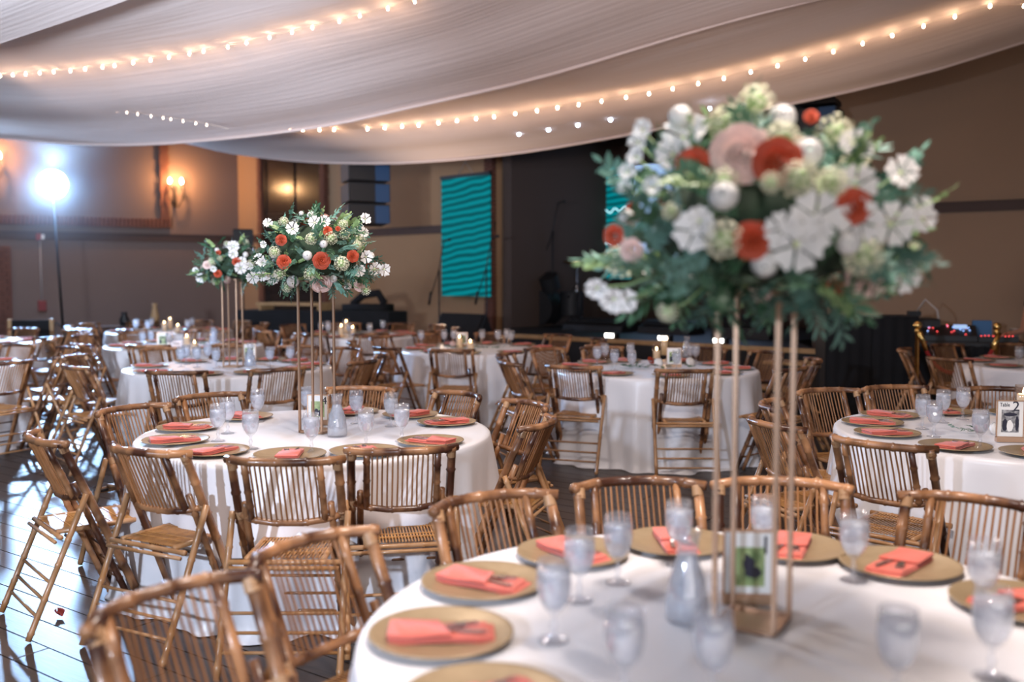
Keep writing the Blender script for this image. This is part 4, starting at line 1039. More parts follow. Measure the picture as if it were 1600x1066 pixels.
def garland(tkey, cx, cy, L, ang, seed, roses=()):
    rd = random.Random(seed); root = thing('greenery_garland', (cx, cy, ZT+.002), 0, f'low green leaf garland around the card and candles on the {TABLES[tkey][2]}', 'garland')
    a = math.radians(ang)
    for k in range(22):
        x = rd.uniform(-L/2, L/2); y = rd.uniform(-.05, .05); d = rd.uniform(0, 6.28)
        o = part('leaf_sprig', rd.choice(SP), root); s_ = rd.uniform(.07, .11)
        o.location = (x*math.cos(a)-y*math.sin(a), x*math.sin(a)+y*math.cos(a), .012+rd.uniform(0, .012)); o.rotation_euler = (rd.uniform(0, .3), 0, d); o.scale = (s_,)*3
    for i, (u, v, r_, kd) in enumerate(roses):
        q = atz(u, v, ZT+.04); o = part(BN[kd], BL[kd], root); o.location = (q.x-cx, q.y-cy, .03); o.rotation_euler = (1.0, 0, rd.random()); o.scale = (r_,)*3
garland('T2', 1.29, 8.72, .75, 0, 1, ((1029, 566, .055, 'bud'), (1078, 565, .055, 'bud'), (1017, 562, .035, 'rust')))
garland('T3', 2.62, 5.16, .6, 20, 2, ((1556, 668, .04, 'bud'),)); garland('T6', -3.95, 11.7, .8, 0, 3); garland('T8', -.4, 11.1, .8, 0, 4, ((708, 537, .05, 'bbud'),)); garland('T9', -2.25, 13.8, .8, 0, 5); garland('T10', -5.2, 14.7, .8, 0, 6)
# ------------------------------------------------------------------ stage and equipment
def onstage(u, off): # point at column u on the line parallel to the stage front, off metres toward the back
    a = STL+sn*off; return onwall(a, a+sd, u)
ZS = .68
rzS = math.atan2(sd.y, sd.x)
root = thing('stage_platform', (0, 0, 0), 0, 'low black stage platform along the rear wall with a tan front edge', 'stage')
q0 = onstage(780, -1.5); q1 = onstage(1285, -1.5)
def prism(pts, z0, z1, m, name):
    mb = MB(); n = len(pts); mb.add([(p.x, p.y, z0) for p in pts]+[(p.x, p.y, z1) for p in pts], [tuple(range(n-1, -1, -1)), tuple(range(n, 2*n))]+[(k, (k+1) % n, n+(k+1) % n, n+k) for k in range(n)])
    return mb.mesh(name, m, smooth=False)
q0b = STL+sd*.35+sn*3.35; q1b = STR+sn*3.35-sd*.02
part('deck', prism([q0, q1, STR-sd*.25-sn*.05, q1b-sd*.25, q0b, STL+sd*.36-sn*.05], .05, ZS, M['black'], 'deck'), root)
a_, b_ = q0-sn*.02, q1-sn*.02; part('front_edge', prism([a_, b_, b_+sn*.02, a_+sn*.02], ZS-.05, ZS+.012, M['woodtan'], 'front_edge'), root)
def stpt(u, off, v=None):
    p = onstage(u, off); return Vector((p.x, p.y, ZS)) if v is None else Vector((p.x, p.y, atplane(u, v, (sn.x, sn.y), sn.x*p.x+sn.y*p.y).z))
def panel(u0, u1, off, v0, v1, m, name, label, cat, frame=None):
    a, b = onstage(u0, off), onstage(u1, off); N = (sn.x, sn.y); dd = sn.dot(a); um = (u0+u1)/2
    zt, zb = atplane(um, v0, N, dd).z, atplane(um, v1, N, dd).z; c = (a+b)/2; L = (b-a).length
    root = thing(name, (c.x, c.y, zb), rzS, label, cat); mb = MB(); mb.box((0, .0, (zt-zb)/2), (L, .03, zt-zb)); part('screen', mb.mesh('screen', m, smooth=False), root)
    mb = MB(); mb.box((0, .05, (zt-zb)/2), (L*.96, .06, (zt-zb)*.98)); mb.box((0, .0, zt-zb+.03), (L*1.02, .06, .06)); part('housing', mb.mesh('housing', M['black'], smooth=False), root)
    return root, L, zt-zb
# left teal panel hangs on the back wall beside the brick pillar
def wpanel(u0, u1, v0, v1):
    a, b = onwall(CORN+nB*.16, STL+nB*.16, u0), onwall(CORN+nB*.16, STL+nB*.16, u1); N = (nB.x, nB.y); dd = nB.dot(a); um = (u0+u1)/2
    zt, zb = atplane(um, v0, N, dd).z, atplane(um, v1, N, dd).z; c = (a+b)/2; L = (b-a).length
    root = thing('video_screen', (c.x, c.y, zb), rzB, 'tall teal LED panel hung beside the brick pillar, left of the stage', 'led panel')
    mb = MB(); mb.box((0, 0, (zt-zb)/2), (L, .03, zt-zb)); part('screen', mb.mesh('screen', M['teal'], smooth=False), root)
    mb = MB(); mb.box((0, .06, (zt-zb)/2), (L*.96, .08, (zt-zb)*.97)); mb.box((0, 0, zt-zb+.03), (L*1.02, .07, .06)); part('housing', mb.mesh('housing', M['black'], smooth=False), root)
    mb = MB(); mb.tube([(-.2, 0, zt-zb+.05), (0, 0, zt-zb+.28), (.2, 0, zt-zb+.05)], .006, 5); mb.tube([(0, 0, zt-zb+.28), (0, 0, 5.6-zb)], .006, 5); part('hanging_cable', mb.mesh('hanging_cable', M['pipe']), root)
wpanel(691, 766, 277, 463)
r2, L2, H2 = panel(916, 986, 2.9, 258, 436, M['teal'], 'video_screen', 'second teal LED panel at the back of the stage, left of the big flowers', 'led panel')
mb = MB(); pts = []
for k in range(40):
    t = k/39; pts.append((-.35+1.1*t, -.03, H2*.58+.10*t+.035*math.sin(t*30)))
mb.tube(pts, .012, 5); mb.tube([(-.35+.06*math.cos(k*.5), -.03, H2*.58+.06*math.sin(k*.5)) for k in range(13)], .012, 5)
mb.tube([(-.30+.6*k/20, -.03, H2*.32+.02*math.sin(k*1.3)) for k in range(20)], .014, 5); part('script_lines', mb.mesh('script_lines', M['ledcyan']), r2, label='glowing pale script on the panel')
panel(990, 1190, 2.7, 250, 420, M['blade'], 'stage_screen', 'pale blue projection screen mostly hidden behind the big flowers', 'screen')

def line_array(u0, u1, v0, v1, Y, n, label, tilt, rz):
    c = atY((u0+u1)/2, (v0+v1)/2, Y); W = (u1-u0)/F*Y*.86; H = (v1-v0)/F*Y
    root = thing('line_array_speaker', (c.x, c.y, c.z), rz, label, 'speaker'); h = H/n
    for k in range(n):
        mb = MB(); a = tilt*(k)/n; z = H/2-(k+.5)*h; x = .05*(k*.5)**1.5
        mb.box((0, x*.3, z), (W, .5, h*.86), rx=-a*.4); cb = part('cabinet', mb.mesh('cabinet', M['blacksheen'], smooth=False), root)
        mb = MB(); mb.box((0, -.26+x*.3, z), (W*.94, .02, h*.78), rx=-a*.4); part('grille', mb.mesh('grille', M['black'], smooth=False), cb)
        mb = MB(); mb.box((W*.3, -.272+x*.3, z), (W*.34, .02, h*.84), rx=-a*.4); part('horn_slot', mb.mesh('horn_slot', M['navy'], smooth=False), cb)
    mb = MB(); mb.box((0, 0, H/2+.06), (W*.9, .4, .06))
    for sx in (-1, 0, 1): mb.box((sx*W*.38, -.15, H/2+.14), (.04, .04, .16))
    for sx in (-1, 1): mb.tube([(sx*.2, 0, H/2), (sx*.2, 0, 5.69-c.z)], .01, 5)
    part('hanging_frame', mb.mesh('hanging_frame', M['black'], smooth=False), root)
line_array(533, 609, 222, 352, 15.6, 4, 'black line array speaker hanging in front of the back wall, left of the stage', .3, .42)
line_array(1236, 1316, 172, 330, 12.6, 4, 'black line array speaker hanging right of the stage, behind the big flowers', .3, -.5)
# stage lamps under the lintel, a black truss
a = onstage(800, .6); b = onstage(1230, .6); zt = stpt(900, .6, 222).z
root = thing('lighting_truss', (a.x, a.y, zt+.28), math.atan2((b-a).y, (b-a).x), 'black lighting truss across the top of the stage opening', 'truss'); L = (b-a).length; mb = MB()
for dy, dz in ((0, 0), (.22, 0), (.11, .2)): mb.tube([(0, dy, dz), (L, dy, dz)], .022, 6)
x = 0; k = 0
while x < L-.2: mb.tube([(x, 0, 0), (x+.1, .11, .2), (x+.2, .22, 0)], .008, 4); mb.tube([(x+.2, 0, 0), (x+.1, .11, .2)], .008, 4); x += .2
part('truss_tubes', mb.mesh('truss_tubes', M['black']), root)
mb = MB()
for x in (.1, L-.1): mb.tube([(x, .11, .2), (x, .11, ZC-zt-.3)], .008, 4)
part('hanging_cable', mb.mesh('hanging_cable', M['black']), root)
for i, u in enumerate((868, 908, 945, 1010, 1075, 1140)):
    p = stpt(u, .55); r_ = thing('stage_lamp', (p.x, p.y, zt+.08), rzS, ['leftmost', 'second', 'third', 'fourth', 'fifth', 'rightmost'][i]+' black stage lamp on the truss, from the left', 'stage lamp', 'stage lamps on the truss')
    mb = MB(); mb.T = Matrix.Rotation(-.9, 4, 'X'); mb.lathe([(0, .1), (.05, .1), (.09, .02), (.10, -.12), (.09, -.12), (0, -.1)], 14); part('housing', mb.mesh('housing', M['blacksheen']), r_)
    mb = MB(); mb.T = Matrix.Rotation(-.9, 4, 'X'); mb.lathe([(0, -.112), (.085, -.112)], 14); part('lens', mb.mesh('lens', M['navy']), r_)
    mb = MB(); mb.tube([(-.11, 0, 0), (-.11, 0, .12), (.11, 0, .12), (.11, 0, 0)], .008, 4); mb.tube([(0, 0, .12), (0, 0, .2)], .012, 5); part('yoke', mb.mesh('yoke', M['black']), r_)
# drum kit
p = stpt(848, 1.0); root = thing('drum_kit', p, rzS+.15, 'black drum kit on the stage behind the rear tables', 'drums')
def drum(c, r_, h, rx, name):
    mb = MB(); mb.T = Matrix.Translation(c) @ Matrix.Rotation(rx, 4, 'X'); mb.lathe([(r_*.96, -h/2), (r_, -h/2), (r_, h/2), (r_*.96, h/2)], 24)
    for s_ in (-1, 1): mb.lathe([(r_*.97, s_*(h/2-.01)), (r_*1.03, s_*(h/2-.01)), (r_*1.03, s_*(h/2+.015)), (r_*.97, s_*(h/2+.015))], 24)
    d = part(name, mb.mesh(name, M['blacksheen'], angle=.6), root)
    mb = MB(); mb.T = Matrix.Translation(c) @ Matrix.Rotation(rx, 4, 'X'); mb.lathe([(0, h/2+.001), (r_*.96, h/2+.001)], 20); mb.lathe([(0, -h/2-.001), (r_*.96, -h/2-.001)], 20); part('drum_head', mb.mesh('drum_head', M['black']), d)
drum((0, 0, .33), .32, .45, PI/2, 'bass_drum'); drum((-.22, -.1, .80), .15, .22, .5, 'tom_drum'); drum((.2, -.1, .80), .17, .24, .5, 'tom_drum'); drum((.55, .1, .42), .21, .4, 0, 'floor_tom'); drum((-.55, .15, .55), .18, .16, 0, 'snare_drum')
for x, y, z, r_ in ((-.55, 0, 1.1, .2), (.6, .2, 1.2, .25)):
    mb = MB(); mb.tube([(x, y, 0), (x, y, z)], .012, 6); 
    for k in range(3): mb.tube([(x, y, .3), (x+.22*math.cos(k*2.1), y+.22*math.sin(k*2.1), .01)], .008, 4)
    part('cymbal_stand', mb.mesh('cymbal_stand', M['steel']), root); mb = MB(); mb.T = Matrix.Translation((x, y, z)) @ Matrix.Rotation(.25, 4, 'X'); mb.lathe([(0, .03), (.03, .02), (r_, 0), (.03, .015), (0, .02)], 24); part('cymbal', mb.mesh('cymbal', M['brass']), root)
# microphone stands
def micstand(u, off, vtop, label, flip=1, onfloor=False):
    p = stpt(u, off) if not onfloor else None
    if onfloor:
        q = onwall(CORN+nB*off, STL+nB*off, u); p = Vector((q.x, q.y, 0)); zt = atplane(u, vtop, (nB.x, nB.y), nB.dot(q)).z
    else: zt = stpt(u, off, vtop).z-ZS
    root = thing('microphone_stand', p, rzS, label, 'microphone stand'); mb = MB(); mb.tube([(0, 0, .03), (0, 0, zt*.78)], .013, 6)
    for k in range(3): mb.tube([(0, 0, .1), (.28*math.cos(k*2.1), .28*math.sin(k*2.1), .01)], .01, 5)
    part('pole', mb.mesh('pole', M['black']), root); mb = MB(); mb.tube([(-flip*.22, 0, zt*.55), (0, 0, zt*.78), (flip*.12, 0, zt)], .009, 5); mb.tube([(-flip*.25, 0, zt*.5), (-flip*.2, 0, zt*.6)], .022, 6); part('boom', mb.mesh('boom', M['black']), root)
    mb = MB(); mb.tube([(flip*.12, 0, zt), (flip*.24, -.02, zt+.02)], [.014, .012], 8); mb.lathe([(0, -.03), (.028, -.015), (.028, .015), (0, .03)], 10, (flip*.27, -.02, zt+.02)); part('microphone', mb.mesh('microphone', M['black']), root)
micstand(686, 1.1, 377, 'black microphone stand left of the tall teal panel', 1, True)
micstand(760, .9, 372, 'black microphone stand before the right edge of the tall teal panel', 1, True)
micstand(864, 1.0, 318, 'tall microphone boom over the drum kit')
micstand(906, .2, 415, 'short microphone stand at the stage, left of the big flowers')
# floor wedges and amplifiers
def wedge(u0, u1, v, off, label, onfloor=False, base=None):
    um = (u0+u1)/2
    if onfloor: a, b = onwall(CORN+nB*off, STL+nB*off, u0), onwall(CORN+nB*off, STL+nB*off, u1); zt = atplane(um, v, (nB.x, nB.y), nB.dot(a)).z; z0 = 0; rz = rzB
    else: a, b = onstage(u0, off), onstage(u1, off); zt = stpt(um, off, v).z; z0 = ZS; rz = rzS
    c = (a+b)/2; W = (b-a).length; H = max(.2, zt-z0)
    root = thing('stage_monitor', (c.x, c.y, z0), rz, label, 'speaker'); mb = MB(); D = .5
    prof = [(-D/2, 0), (D/2, 0), (D/2, H*.55), (D*.1, H), (-D/2+.02, H*.45)]; n = len(prof)
    mb.add([(-W/2, y, z) for y, z in prof]+[(W/2, y, z) for y, z in prof], [tuple(range(n)), tuple(range(2*n-1, n-1, -1))]+[(k, n+k, n+(k+1) % n, (k+1) % n) for k in range(n)])
    part('cabinet', mb.mesh('cabinet', M['black'], smooth=False), root)
    mb = MB(); m_ = Vector((0, -D*.2+.0, H*.725)); mb.box((0, -D*.2-.012, H*.73), (W*.9, .015, H*.6), rx=-math.atan2(D*.58, H*.55)); part('grille', mb.mesh('grille', M['blackcloth'], smooth=False), root)
wedge(686, 757, 490, 1.4, 'black trapezoid speaker below the tall teal panel', True)
wedge(893, 985, 497, .3, 'black amplifier on the stage edge behind the stage lights'); wedge(1010, 1090, 500, .4, 'middle black monitor on the stage')
wedge(1125, 1215, 493, .2, 'large black monitor on the stage behind the gold posts')
for i, (u, v) in enumerate(((956, 511), (1040, 512), (1127, 513))):
    p = stpt(u, -1.35); r_ = thing('footlight', (p.x, p.y, ZS), rzS, ['left', 'middle', 'right'][i]+' small white footlight on the stage edge', 'stage lamp', 'white footlights on the stage edge')
    mb = MB(); mb.slab([(-.1, -.05), (.1, -.05), (.1, .06), (-.1, .06)], 0, .09, .01); part('housing', mb.mesh('housing', M['black'], smooth=False), r_)
    mb = MB(); mb.box((0, -.058, .05), (.14, .012, .05)); part('lens', mb.mesh('lens', M['footlight'], smooth=False), r_)
q = atY(1262, 568, 11.3); root = thing('stage_steps', (q.x, q.y+.2, 0), rzS, 'two-step stage stair with a pale wooden tread, right of the gold posts', 'steps')
mb = MB(); mb.box((0, 0, .27), (.8, .35, .54)); mb.box((0, -.33, .13), (.8, .32, .26)); part('riser_box', mb.mesh('riser_box', M['black'], smooth=False), root)
for y, z in ((0, .555), (-.33, .275)): mb = MB(); mb.slab([(-.42, y-.19), (.42, y-.19), (.42, y+.17), (-.42, y+.17)], z-.015, z+.02, .006); part('tread', mb.mesh('tread', M['woodtan'], smooth=False), root)

# black desk with gear at the back left, speaker on its stand
c = atY(470, 500, 17.2); Wd = 270/F*17.2
root = thing('equipment_desk', (c.x+.35, c.y, 0), -.35, 'long black-draped equipment desk along the back wall behind the flower posts', 'desk')
mb = MB(); mb.slab([(-Wd/2, -.35), (Wd/2, -.35), (Wd/2, .35), (-Wd/2, .35)], .02, .99, .02); part('drape', mb.mesh('drape', M['blackcloth'], smooth=False), root)
mb = MB(); mb.box((-Wd*.16, -.05, 1.10), (1.3, .5, .05)); 
for x in (-.6, .6): mb.box((-Wd*.16+x, -.05, 1.03), (.05, .4, .1))
part('shelf', mb.mesh('shelf', M['woodtan'], smooth=False), root)
mb = MB(); mb.box((Wd*.31, 0, 1.05), (.75, .5, .12)); mb.tube([(Wd*.31-.3, 0, 1.1), (Wd*.31-.1, 0, 1.26), (Wd*.31+.2, 0, 1.3), (Wd*.31+.32, 0, 1.12)], .07, 8); part('covered_gear', mb.mesh('covered_gear', M['blackcloth']), root)
c = atY(378, 369, 19.0)
root = thing('stand_speaker', (c.x, c.y, 0), .4, 'black loudspeaker on a tall tripod behind the distant flower dome', 'speaker')
mb = MB(); mb.slab([(-.19, -.18), (.19, -.18), (.15, .18), (-.15, .18)], c.z-.42, c.z+.13, .02); part('cabinet', mb.mesh('cabinet', M['black'], smooth=False), root)
mb = MB(); mb.tube([(0, 0, .1), (0, 0, c.z-.42)], .02, 8)
for k in range(3): mb.tube([(0, 0, .9), (.5*math.cos(k*2.1), .5*math.sin(k*2.1), .015)], .013, 5)
part('tripod', mb.mesh('tripod', M['black']), root)
# dark framed panel behind the far left table
c = atY(49, 525, 14.6); root = thing('directors_chair', (c.x, c.y, 0), .1, 'pale wooden chair frame with dark canvas back behind the far left table', 'chair')
mb = MB()
for x in (-.3, .3):
    mb.box((x, 0, .475), (.05, .05, .95)); mb.box((x, -.4, .3), (.05, .05, .6)); mb.box((x, -.2, .6), (.06, .46, .03))
part('wooden_frame', mb.mesh('wooden_frame', M['woodtan'], smooth=False), root); mb = MB(); mb.box((0, 0, .80), (.56, .02, .26)); part('canvas_back', mb.mesh('canvas_back', M['blackcloth'], smooth=False), root); mb = MB(); mb.box((0, -.2, .46), (.56, .40, .02)); part('canvas_seat', mb.mesh('canvas_seat', M['blackcloth'], smooth=False), root)
# dark sideboard with items behind the farthest table
c = atY(205, 520, 16.2); root = thing('side_table', (c.x, c.y, 0), .5, 'dark wooden side table at the left wall behind the farthest candles', 'table')
mb = MB(); mb.slab([(-.6, -.25), (.6, -.25), (.6, .25), (-.6, .25)], .72, .77, .01); part('tabletop', mb.mesh('tabletop', M['rail'], smooth=False), root)
for x in (-.55, .55):
    for y in (-.2, .2): mb = MB(); mb.box((x, y, .36), (.05, .05, .72)); part('leg', mb.mesh('leg', M['rail'], smooth=False), root)
R_ = Matrix.Rotation(.5, 3, 'Z')
for dx, h, r_, m, lb in ((-.1, .22, .07, 'black', 'short dark vase on the dark side table'), (.38, .36, .06, 'woodtan', 'tall pale lantern on the dark side table')):
    p = Vector((c.x, c.y, .775)) + R_ @ Vector((dx, 0, 0)); mb = MB(); mb.lathe([(0, 0), (r_, 0), (r_*1.2, h*.4), (r_*.6, h*.8), (r_*.8, h), (0, h)], 14); thing('vase' if m == 'black' else 'lantern', p, 0, lb, 'vase' if m == 'black' else 'lantern', None, mb.mesh('vase', M[m]))

# ------------------------------------------------------------------ right side: draped booth, mixer table, ropes, operator
c = atY(1360, 545, 11.0); Wd = 140/F*11.0
root = thing('draped_booth', (c.x, c.y+.15, 0), -.12, 'tall black cloth-covered booth right of the gold posts, beneath hanging leaves', 'booth')
for k in range(2):
    mb = MB(); s0 = -Wd/2+k*Wd/2; n = 26
    def fn(i, j): x = s0+i*(Wd/2-.012); return Vector((x, -.3+.008*math.sin(i*24+k)+.02*(1-j), .01+j*1.13))
    mb.grid(n, 6, fn); mb.grid(4, 3, lambda i, j: Vector((s0+i*(Wd/2-.012), -.3+j*.6, 1.14+.0*i))); mb.grid(4, 3, lambda i, j: Vector((s0+(1 if k else 0)*(Wd/2-.012), -.3+i*.6, .01+j*1.13)))
    part('cloth_panel', mb.mesh('cloth_panel', M['blackcloth']), root)
mb = MB(); mb.box((0, .02, .56), (Wd-.05, .52, 1.1)); part('booth_frame', mb.mesh('booth_frame', M['black'], smooth=False), root)
c2 = atY(1425, 500, 11.4); root = thing('gear_case', (c2.x, c2.y, 0), -.2, 'dark equipment rack beside the black booth with a small box on top', 'equipment case')
mb = MB(); mb.slab([(-.26, -.25), (.26, -.25), (.26, .25), (-.26, .25)], .02, 1.10, .02); part('case', mb.mesh('case', M['black'], smooth=False), root)
mb = MB(); mb.box((.02, 0, 1.15), (.14, .12, .06)); part('small_box', mb.mesh('small_box', M['blacksheen'], smooth=False), root)
mb = MB(); mb.tube([(.05, 0, 1.17), (.12, -.1, 1.32), (.24, -.15, 1.2), (.29, -.27, .8), (.3, -.28, .4)], .012, 6); part('cable', mb.mesh('cable', M['pipe']), root)
c = atY(1515, 530, 11.0); root = thing('mixer_table', (c.x, c.y, 0), -.35, 'black table with sound gear by the right wall, behind the brass posts', 'table')
mb = MB(); mb.slab([(-.55, -.3), (.55, -.3), (.55, .3), (-.55, .3)], .80, .86, .01); part('tabletop', mb.mesh('tabletop', M['black'], smooth=False), root)
mb = MB()
def fnc(i, j): return Vector((-.55+i*1.1, -.3+.012*math.sin(i*60), .02+j*.8))
mb.grid(50, 3, fnc); part('table_skirt', mb.mesh('table_skirt', M['blackcloth']), root)
for x in (-.5, .5):
    for y in (-.2, .25): mb = MB(); mb.box((x, y, .4), (.04, .04, .8)); part('leg', mb.mesh('leg', M['black'], smooth=False), root)
RT = Matrix.Rotation(-.35, 3, 'Z'); T0_ = Vector((c.x, c.y, .862))
def ont(dx, dy): return T0_ + RT @ Vector((dx, dy, 0))
m_ = thing('mixing_console', ont(-.22, 0), -.35, 'small sound mixer with red and blue lights and a tilted top', 'mixer')
mb = MB(); n = 5; pr = [(-.22, 0), (.2, 0), (.2, .16), (.05, .17), (-.22, .06)]; mb.add([(-.28, y, z) for y, z in pr]+[(.28, y, z) for y, z in pr], [tuple(range(n)), tuple(range(2*n-1, n-1, -1))]+[(k, n+k, n+(k+1) % n, (k+1) % n) for k in range(n)]); part('body', mb.mesh('body', M['black'], smooth=False), m_)
rd = random.Random(3)
for nm, mm in (('red_leds', 'ledred'), ('blue_leds', 'ledblue')):
    mb = MB()
    for k in range(9): y = rd.uniform(-.2, .03); mb.box((rd.uniform(-.24, .24), y, .065+(y+.22)*.41+.004), (.016, .012, .008))
    part(nm, mb.mesh(nm, M[mm], smooth=False), m_, 'stuff')
mb = MB(); mb.box((.12, -.02, .155), (.14, .09, .01), rx=.39); part('display', mb.mesh('display', M['blade'], smooth=False), m_)
m_ = thing('effects_unit', ont(.27, -.14), -.35, 'flat controller with a row of coloured lights', 'controller'); mb = MB(); mb.box((0, 0, .03), (.4, .18, .06)); part('body', mb.mesh('body', M['black'], smooth=False), m_)
mb = MB(); [mb.box((-.17+k*.04, -.05+.03*(k % 3), .064), (.014, .014, .008)) for k in range(9)]; part('red_leds', mb.mesh('red_leds', M['ledred'], smooth=False), m_, 'stuff')
mb = MB(); mb.slab([(-.1, -.06), (.1, -.06), (.1, .06), (-.1, .06)], 0, .22, .004); thing('blue_carton', ont(.14, .2), -.35, 'blue upright carton on the sound table', 'box', None, mb.mesh('blue_carton', M['blue'], smooth=False))
mb = MB(); mb.lathe([(0, 0), (.032, 0), (.043, .13), (.045, .13), (.045, .14), (0, .14)], 16); thing('paper_cup', ont(.46, .08), 0, 'pale paper cup on the sound table', 'cup', None, mb.mesh('paper_cup', M['paper']))
# stanchions with a red velvet rope
def stanchion(u, v, Y, label):
    p = atY(u, v, Y); root = thing('rope_stanchion', (p.x, p.y, 0), 0, label, 'stanchion'); h = p.z
    mb = MB(); mb.lathe([(0, 0), (.16, 0), (.16, .012), (.05, .035), (.025, .06), (0, .06)], 20); part('base', mb.mesh('base', M['brass']), root)
    mb = MB(); mb.lathe([(.022, .05), (.022, h-.09), (.03, h-.085), (.03, h-.06), (.02, h-.05)], 14); part('post', mb.mesh('post', M['brass']), root)
    mb = MB(); mb.lathe([(0, h-.055)]+[(.042*math.sin(a*PI/8), h-.015-.042*math.cos(a*PI/8)) for a in range(1, 8)]+[(0, h+.027)], 16); part('ball_top', mb.mesh('ball_top', M['brass']), root); return p
pa = stanchion(1434, 506, 9.7, 'brass rope post beside the black booth'); pb = stanchion(1558, 508, 10.1, 'brass rope post in front of the seated sound operator')
mb = MB(); pts = []
for k in range(25):
    t = k/24; q = pa.lerp(pb, t); pts.append(Vector((q.x, q.y-.05, q.z-.08-.42*(1-(2*t-1)**4*.55-(2*t-1)**2*.45))))
root = thing('velvet_rope', pts[12], 0, 'red velvet rope sagging between the two brass posts', 'rope'); off = pts[12]
mb.tube([p-off for p in pts[1:-1]], .02, 8); part('rope', mb.mesh('rope', M['redrope']), root)
mb = MB()
for p, q in ((pts[0], pts[2]), (pts[-1], pts[-3])): mb.tube([p-off, q-off], .026, 8)
part('brass_end', mb.mesh('brass_end', M['brass']), root)

# the sound operator at the right edge (body as one skinned surface)
def skinfig(name, V, E_, Rr, m, parent, lv=2):
    me = bpy.data.meshes.new(name); me.from_pydata(V, E_, []); o = bpy.data.objects.new(name, me); COL.objects.link(o); o.parent = parent
    sk = o.modifiers.new('skin', 'SKIN'); sk.use_smooth_shade = True
    for i, r_ in enumerate(Rr): me.skin_vertices[0].data[i].radius = (r_, r_) if not isinstance(r_, tuple) else r_
    me.skin_vertices[0].data[0].use_root = True
    s_ = o.modifiers.new('sub', 'SUBSURF'); s_.levels = lv; s_.render_levels = lv
    bpy.context.view_layer.update(); m2 = bpy.data.meshes.new_from_object(o.evaluated_get(bpy.context.evaluated_depsgraph_get())); bpy.data.objects.remove(o)
    m2.materials.clear(); m2.materials.append(m); m2.polygons.foreach_set('use_smooth', [True]*len(m2.polygons)); return part(name, m2, parent)
hand = atY(1576, 520, 10.75); B = Vector((hand.x+.62, 11.05, 0))
root = thing('person', B, 0, 'person in a black short-sleeved shirt reaching over the sound table at the right edge', 'person')
h = hand-B
V = [(0, 0, .92), (0, 0, 1.10), (0, -.01, 1.30), (-.01, -.02, 1.44), (-.02, -.03, 1.53), (-.03, -.05, 1.63), (-.03, -.04, 1.72),
 (-.19, -.02, 1.42), (-.31, -.10, 1.20), tuple(h+Vector((.17, .02, .015))), tuple(h+Vector((.04, 0, .0))), tuple(h+Vector((-.02, 0, -.01))),
 (.19, -.02, 1.42), (.26, -.06, 1.14), (.02, -.28, 1.02), (-.06, -.32, 1.0),
 (-.10, 0, .86), (-.12, -.02, .48), (-.12, .03, .08), (-.13, -.13, .04), (.10, 0, .86), (.12, -.02, .48), (.12, .03, .08), (.13, -.13, .04)]
E_ = [(0, 1), (1, 2), (2, 3), (3, 4), (4, 5), (5, 6), (3, 7), (7, 8), (8, 9), (9, 10), (10, 11), (3, 12), (12, 13), (13, 14), (14, 15), (0, 16), (16, 17), (17, 18), (18, 19), (0, 20), (20, 21), (21, 22), (22, 23)]
Rr = [.13, .13, .155, .12, .055, .085, .07, .06, .048, .038, .026, .022, .06, .046, .03, .024, .09, .06, .042, .035, .09, .06, .042, .035]
skinfig('body', V, E_, Rr, M['skin'], root)
for k, (dx, dz, L) in enumerate(((.0, .012, .055), (.0, .004, .062), (.002, -.005, .058), (.004, -.013, .046))):
    b0 = h+Vector((-.02, -.012+.008*k, -.012+dz*.6)); skinfig('finger', [tuple(b0), tuple(b0+Vector((-L*.5, -.004, .002))), tuple(b0+Vector((-L*.85, -.006, -.018))), tuple(b0+Vector((-L, -.004, -.034)))], [(0, 1), (1, 2), (2, 3)], [.009, .0085, .008, .0065], M['skin'], root, 1)
b0 = h+Vector((.02, -.02, .0)); skinfig('thumb', [tuple(b0), tuple(b0+Vector((-.02, -.03, -.008))), tuple(b0+Vector((-.045, -.035, -.022)))], [(0, 1), (1, 2)], [.012, .010, .008], M['skin'], root, 1)
SV = V[:4]+[(-.19, -.02, 1.42), (-.30, -.09, 1.22), (.19, -.02, 1.42), (.25, -.05, 1.18)]
skinfig('shirt', SV, [(0, 1), (1, 2), (2, 3), (3, 4), (4, 5), (3, 6), (6, 7)], [.155, .155, .178, .135, .078, .072, .078, .072], M['shirt'], root)
LV = [(0, 0, .94), (-.10, 0, .86), (-.12, -.02, .48), (-.12, .03, .10), (.10, 0, .86), (.12, -.02, .48), (.12, .03, .10)]
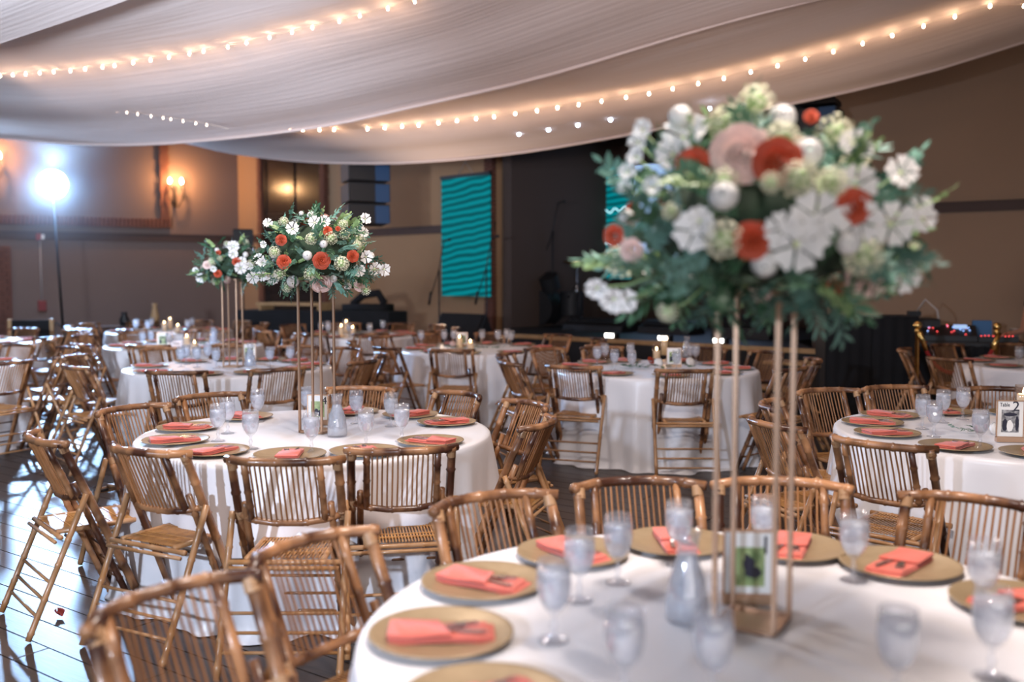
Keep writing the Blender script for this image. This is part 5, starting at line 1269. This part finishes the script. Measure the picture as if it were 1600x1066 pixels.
skinfig('trousers', LV, [(0, 1), (1, 2), (2, 3), (0, 4), (4, 5), (5, 6)], [.15, .11, .078, .062, .11, .078, .062], M['blackcloth'], root)
mb = MB(); mb.lathe([(0, .115), (.07, .09), (.098, .03), (.095, -.03), (.07, -.05), (0, -.05)], 16, (-.03, -.035, 1.70)); part('hair', mb.mesh('hair', M['ink']), root)
mb = MB()
for sx in (-1, 1): mb.lathe([(0, .006), (.008, 0), (0, -.006)], 8, (-.03+sx*.03, -.137, 1.645))
part('eyes', mb.mesh('eyes', M['ink']), root); mb = MB(); mb.tube([(-.03, -.125, 1.65), (-.03, -.155, 1.615), (-.03, -.13, 1.605)], [.006, .012, .01], 8); part('nose', mb.mesh('nose', M['skin']), root)

# small fallen petal on the floor
q = atz(93, 962, .004); mb = MB()
mb.grid(6, 6, lambda i, j: Vector(((i-.5)*.045*math.sin(PI*(.15+.8*j)), (j-.5)*.06, .004+.018*(2*i-1)**2+.01*j)))
thing('fallen_petal', (q.x, q.y, .002), .8, 'single dark red petal lying on the floorboards at lower left', 'petal', None, mb.mesh('fallen_petal', M['petal']))

# ------------------------------------------------------------------ labels that single out each repeat
ORD = ['leftmost', 'second from left', 'third from left', 'fourth from left', 'fifth from left', 'sixth from left', 'seventh from left', 'eighth from left', 'ninth from left', 'tenth from left']
groups = {}
for o, kind, tk, u, near, p in REG: groups.setdefault((kind, tk, near), []).append((u, o))
PL = {'bamboo folding chair': 'bamboo folding chairs', 'iced water goblet': 'water goblets', 'round gold charger plate': 'gold charger plates', 'folded coral napkin': 'coral napkins', 'steel fork tucked in the napkin': 'forks', 'steel knife tucked in the napkin': 'knives'}
SH = {'steel fork tucked in the napkin': 'steel fork in napkin', 'steel knife tucked in the napkin': 'steel knife in napkin', 'round gold charger plate': 'gold charger plate'}
for (kind, tk, near), L in groups.items():
    L.sort(key=lambda t: t[0]); ph = TABLES[tk][2]
    for i, (u, o) in enumerate(L):
        od = ORD[min(i, 9)] if len(L) > 1 else 'only one'
        o['label'] = f"{SH.get(kind, kind)}, {od}, {'near' if near else 'far'} side of {ph}"
        o['group'] = f"{PL[kind]} at the {ph}"
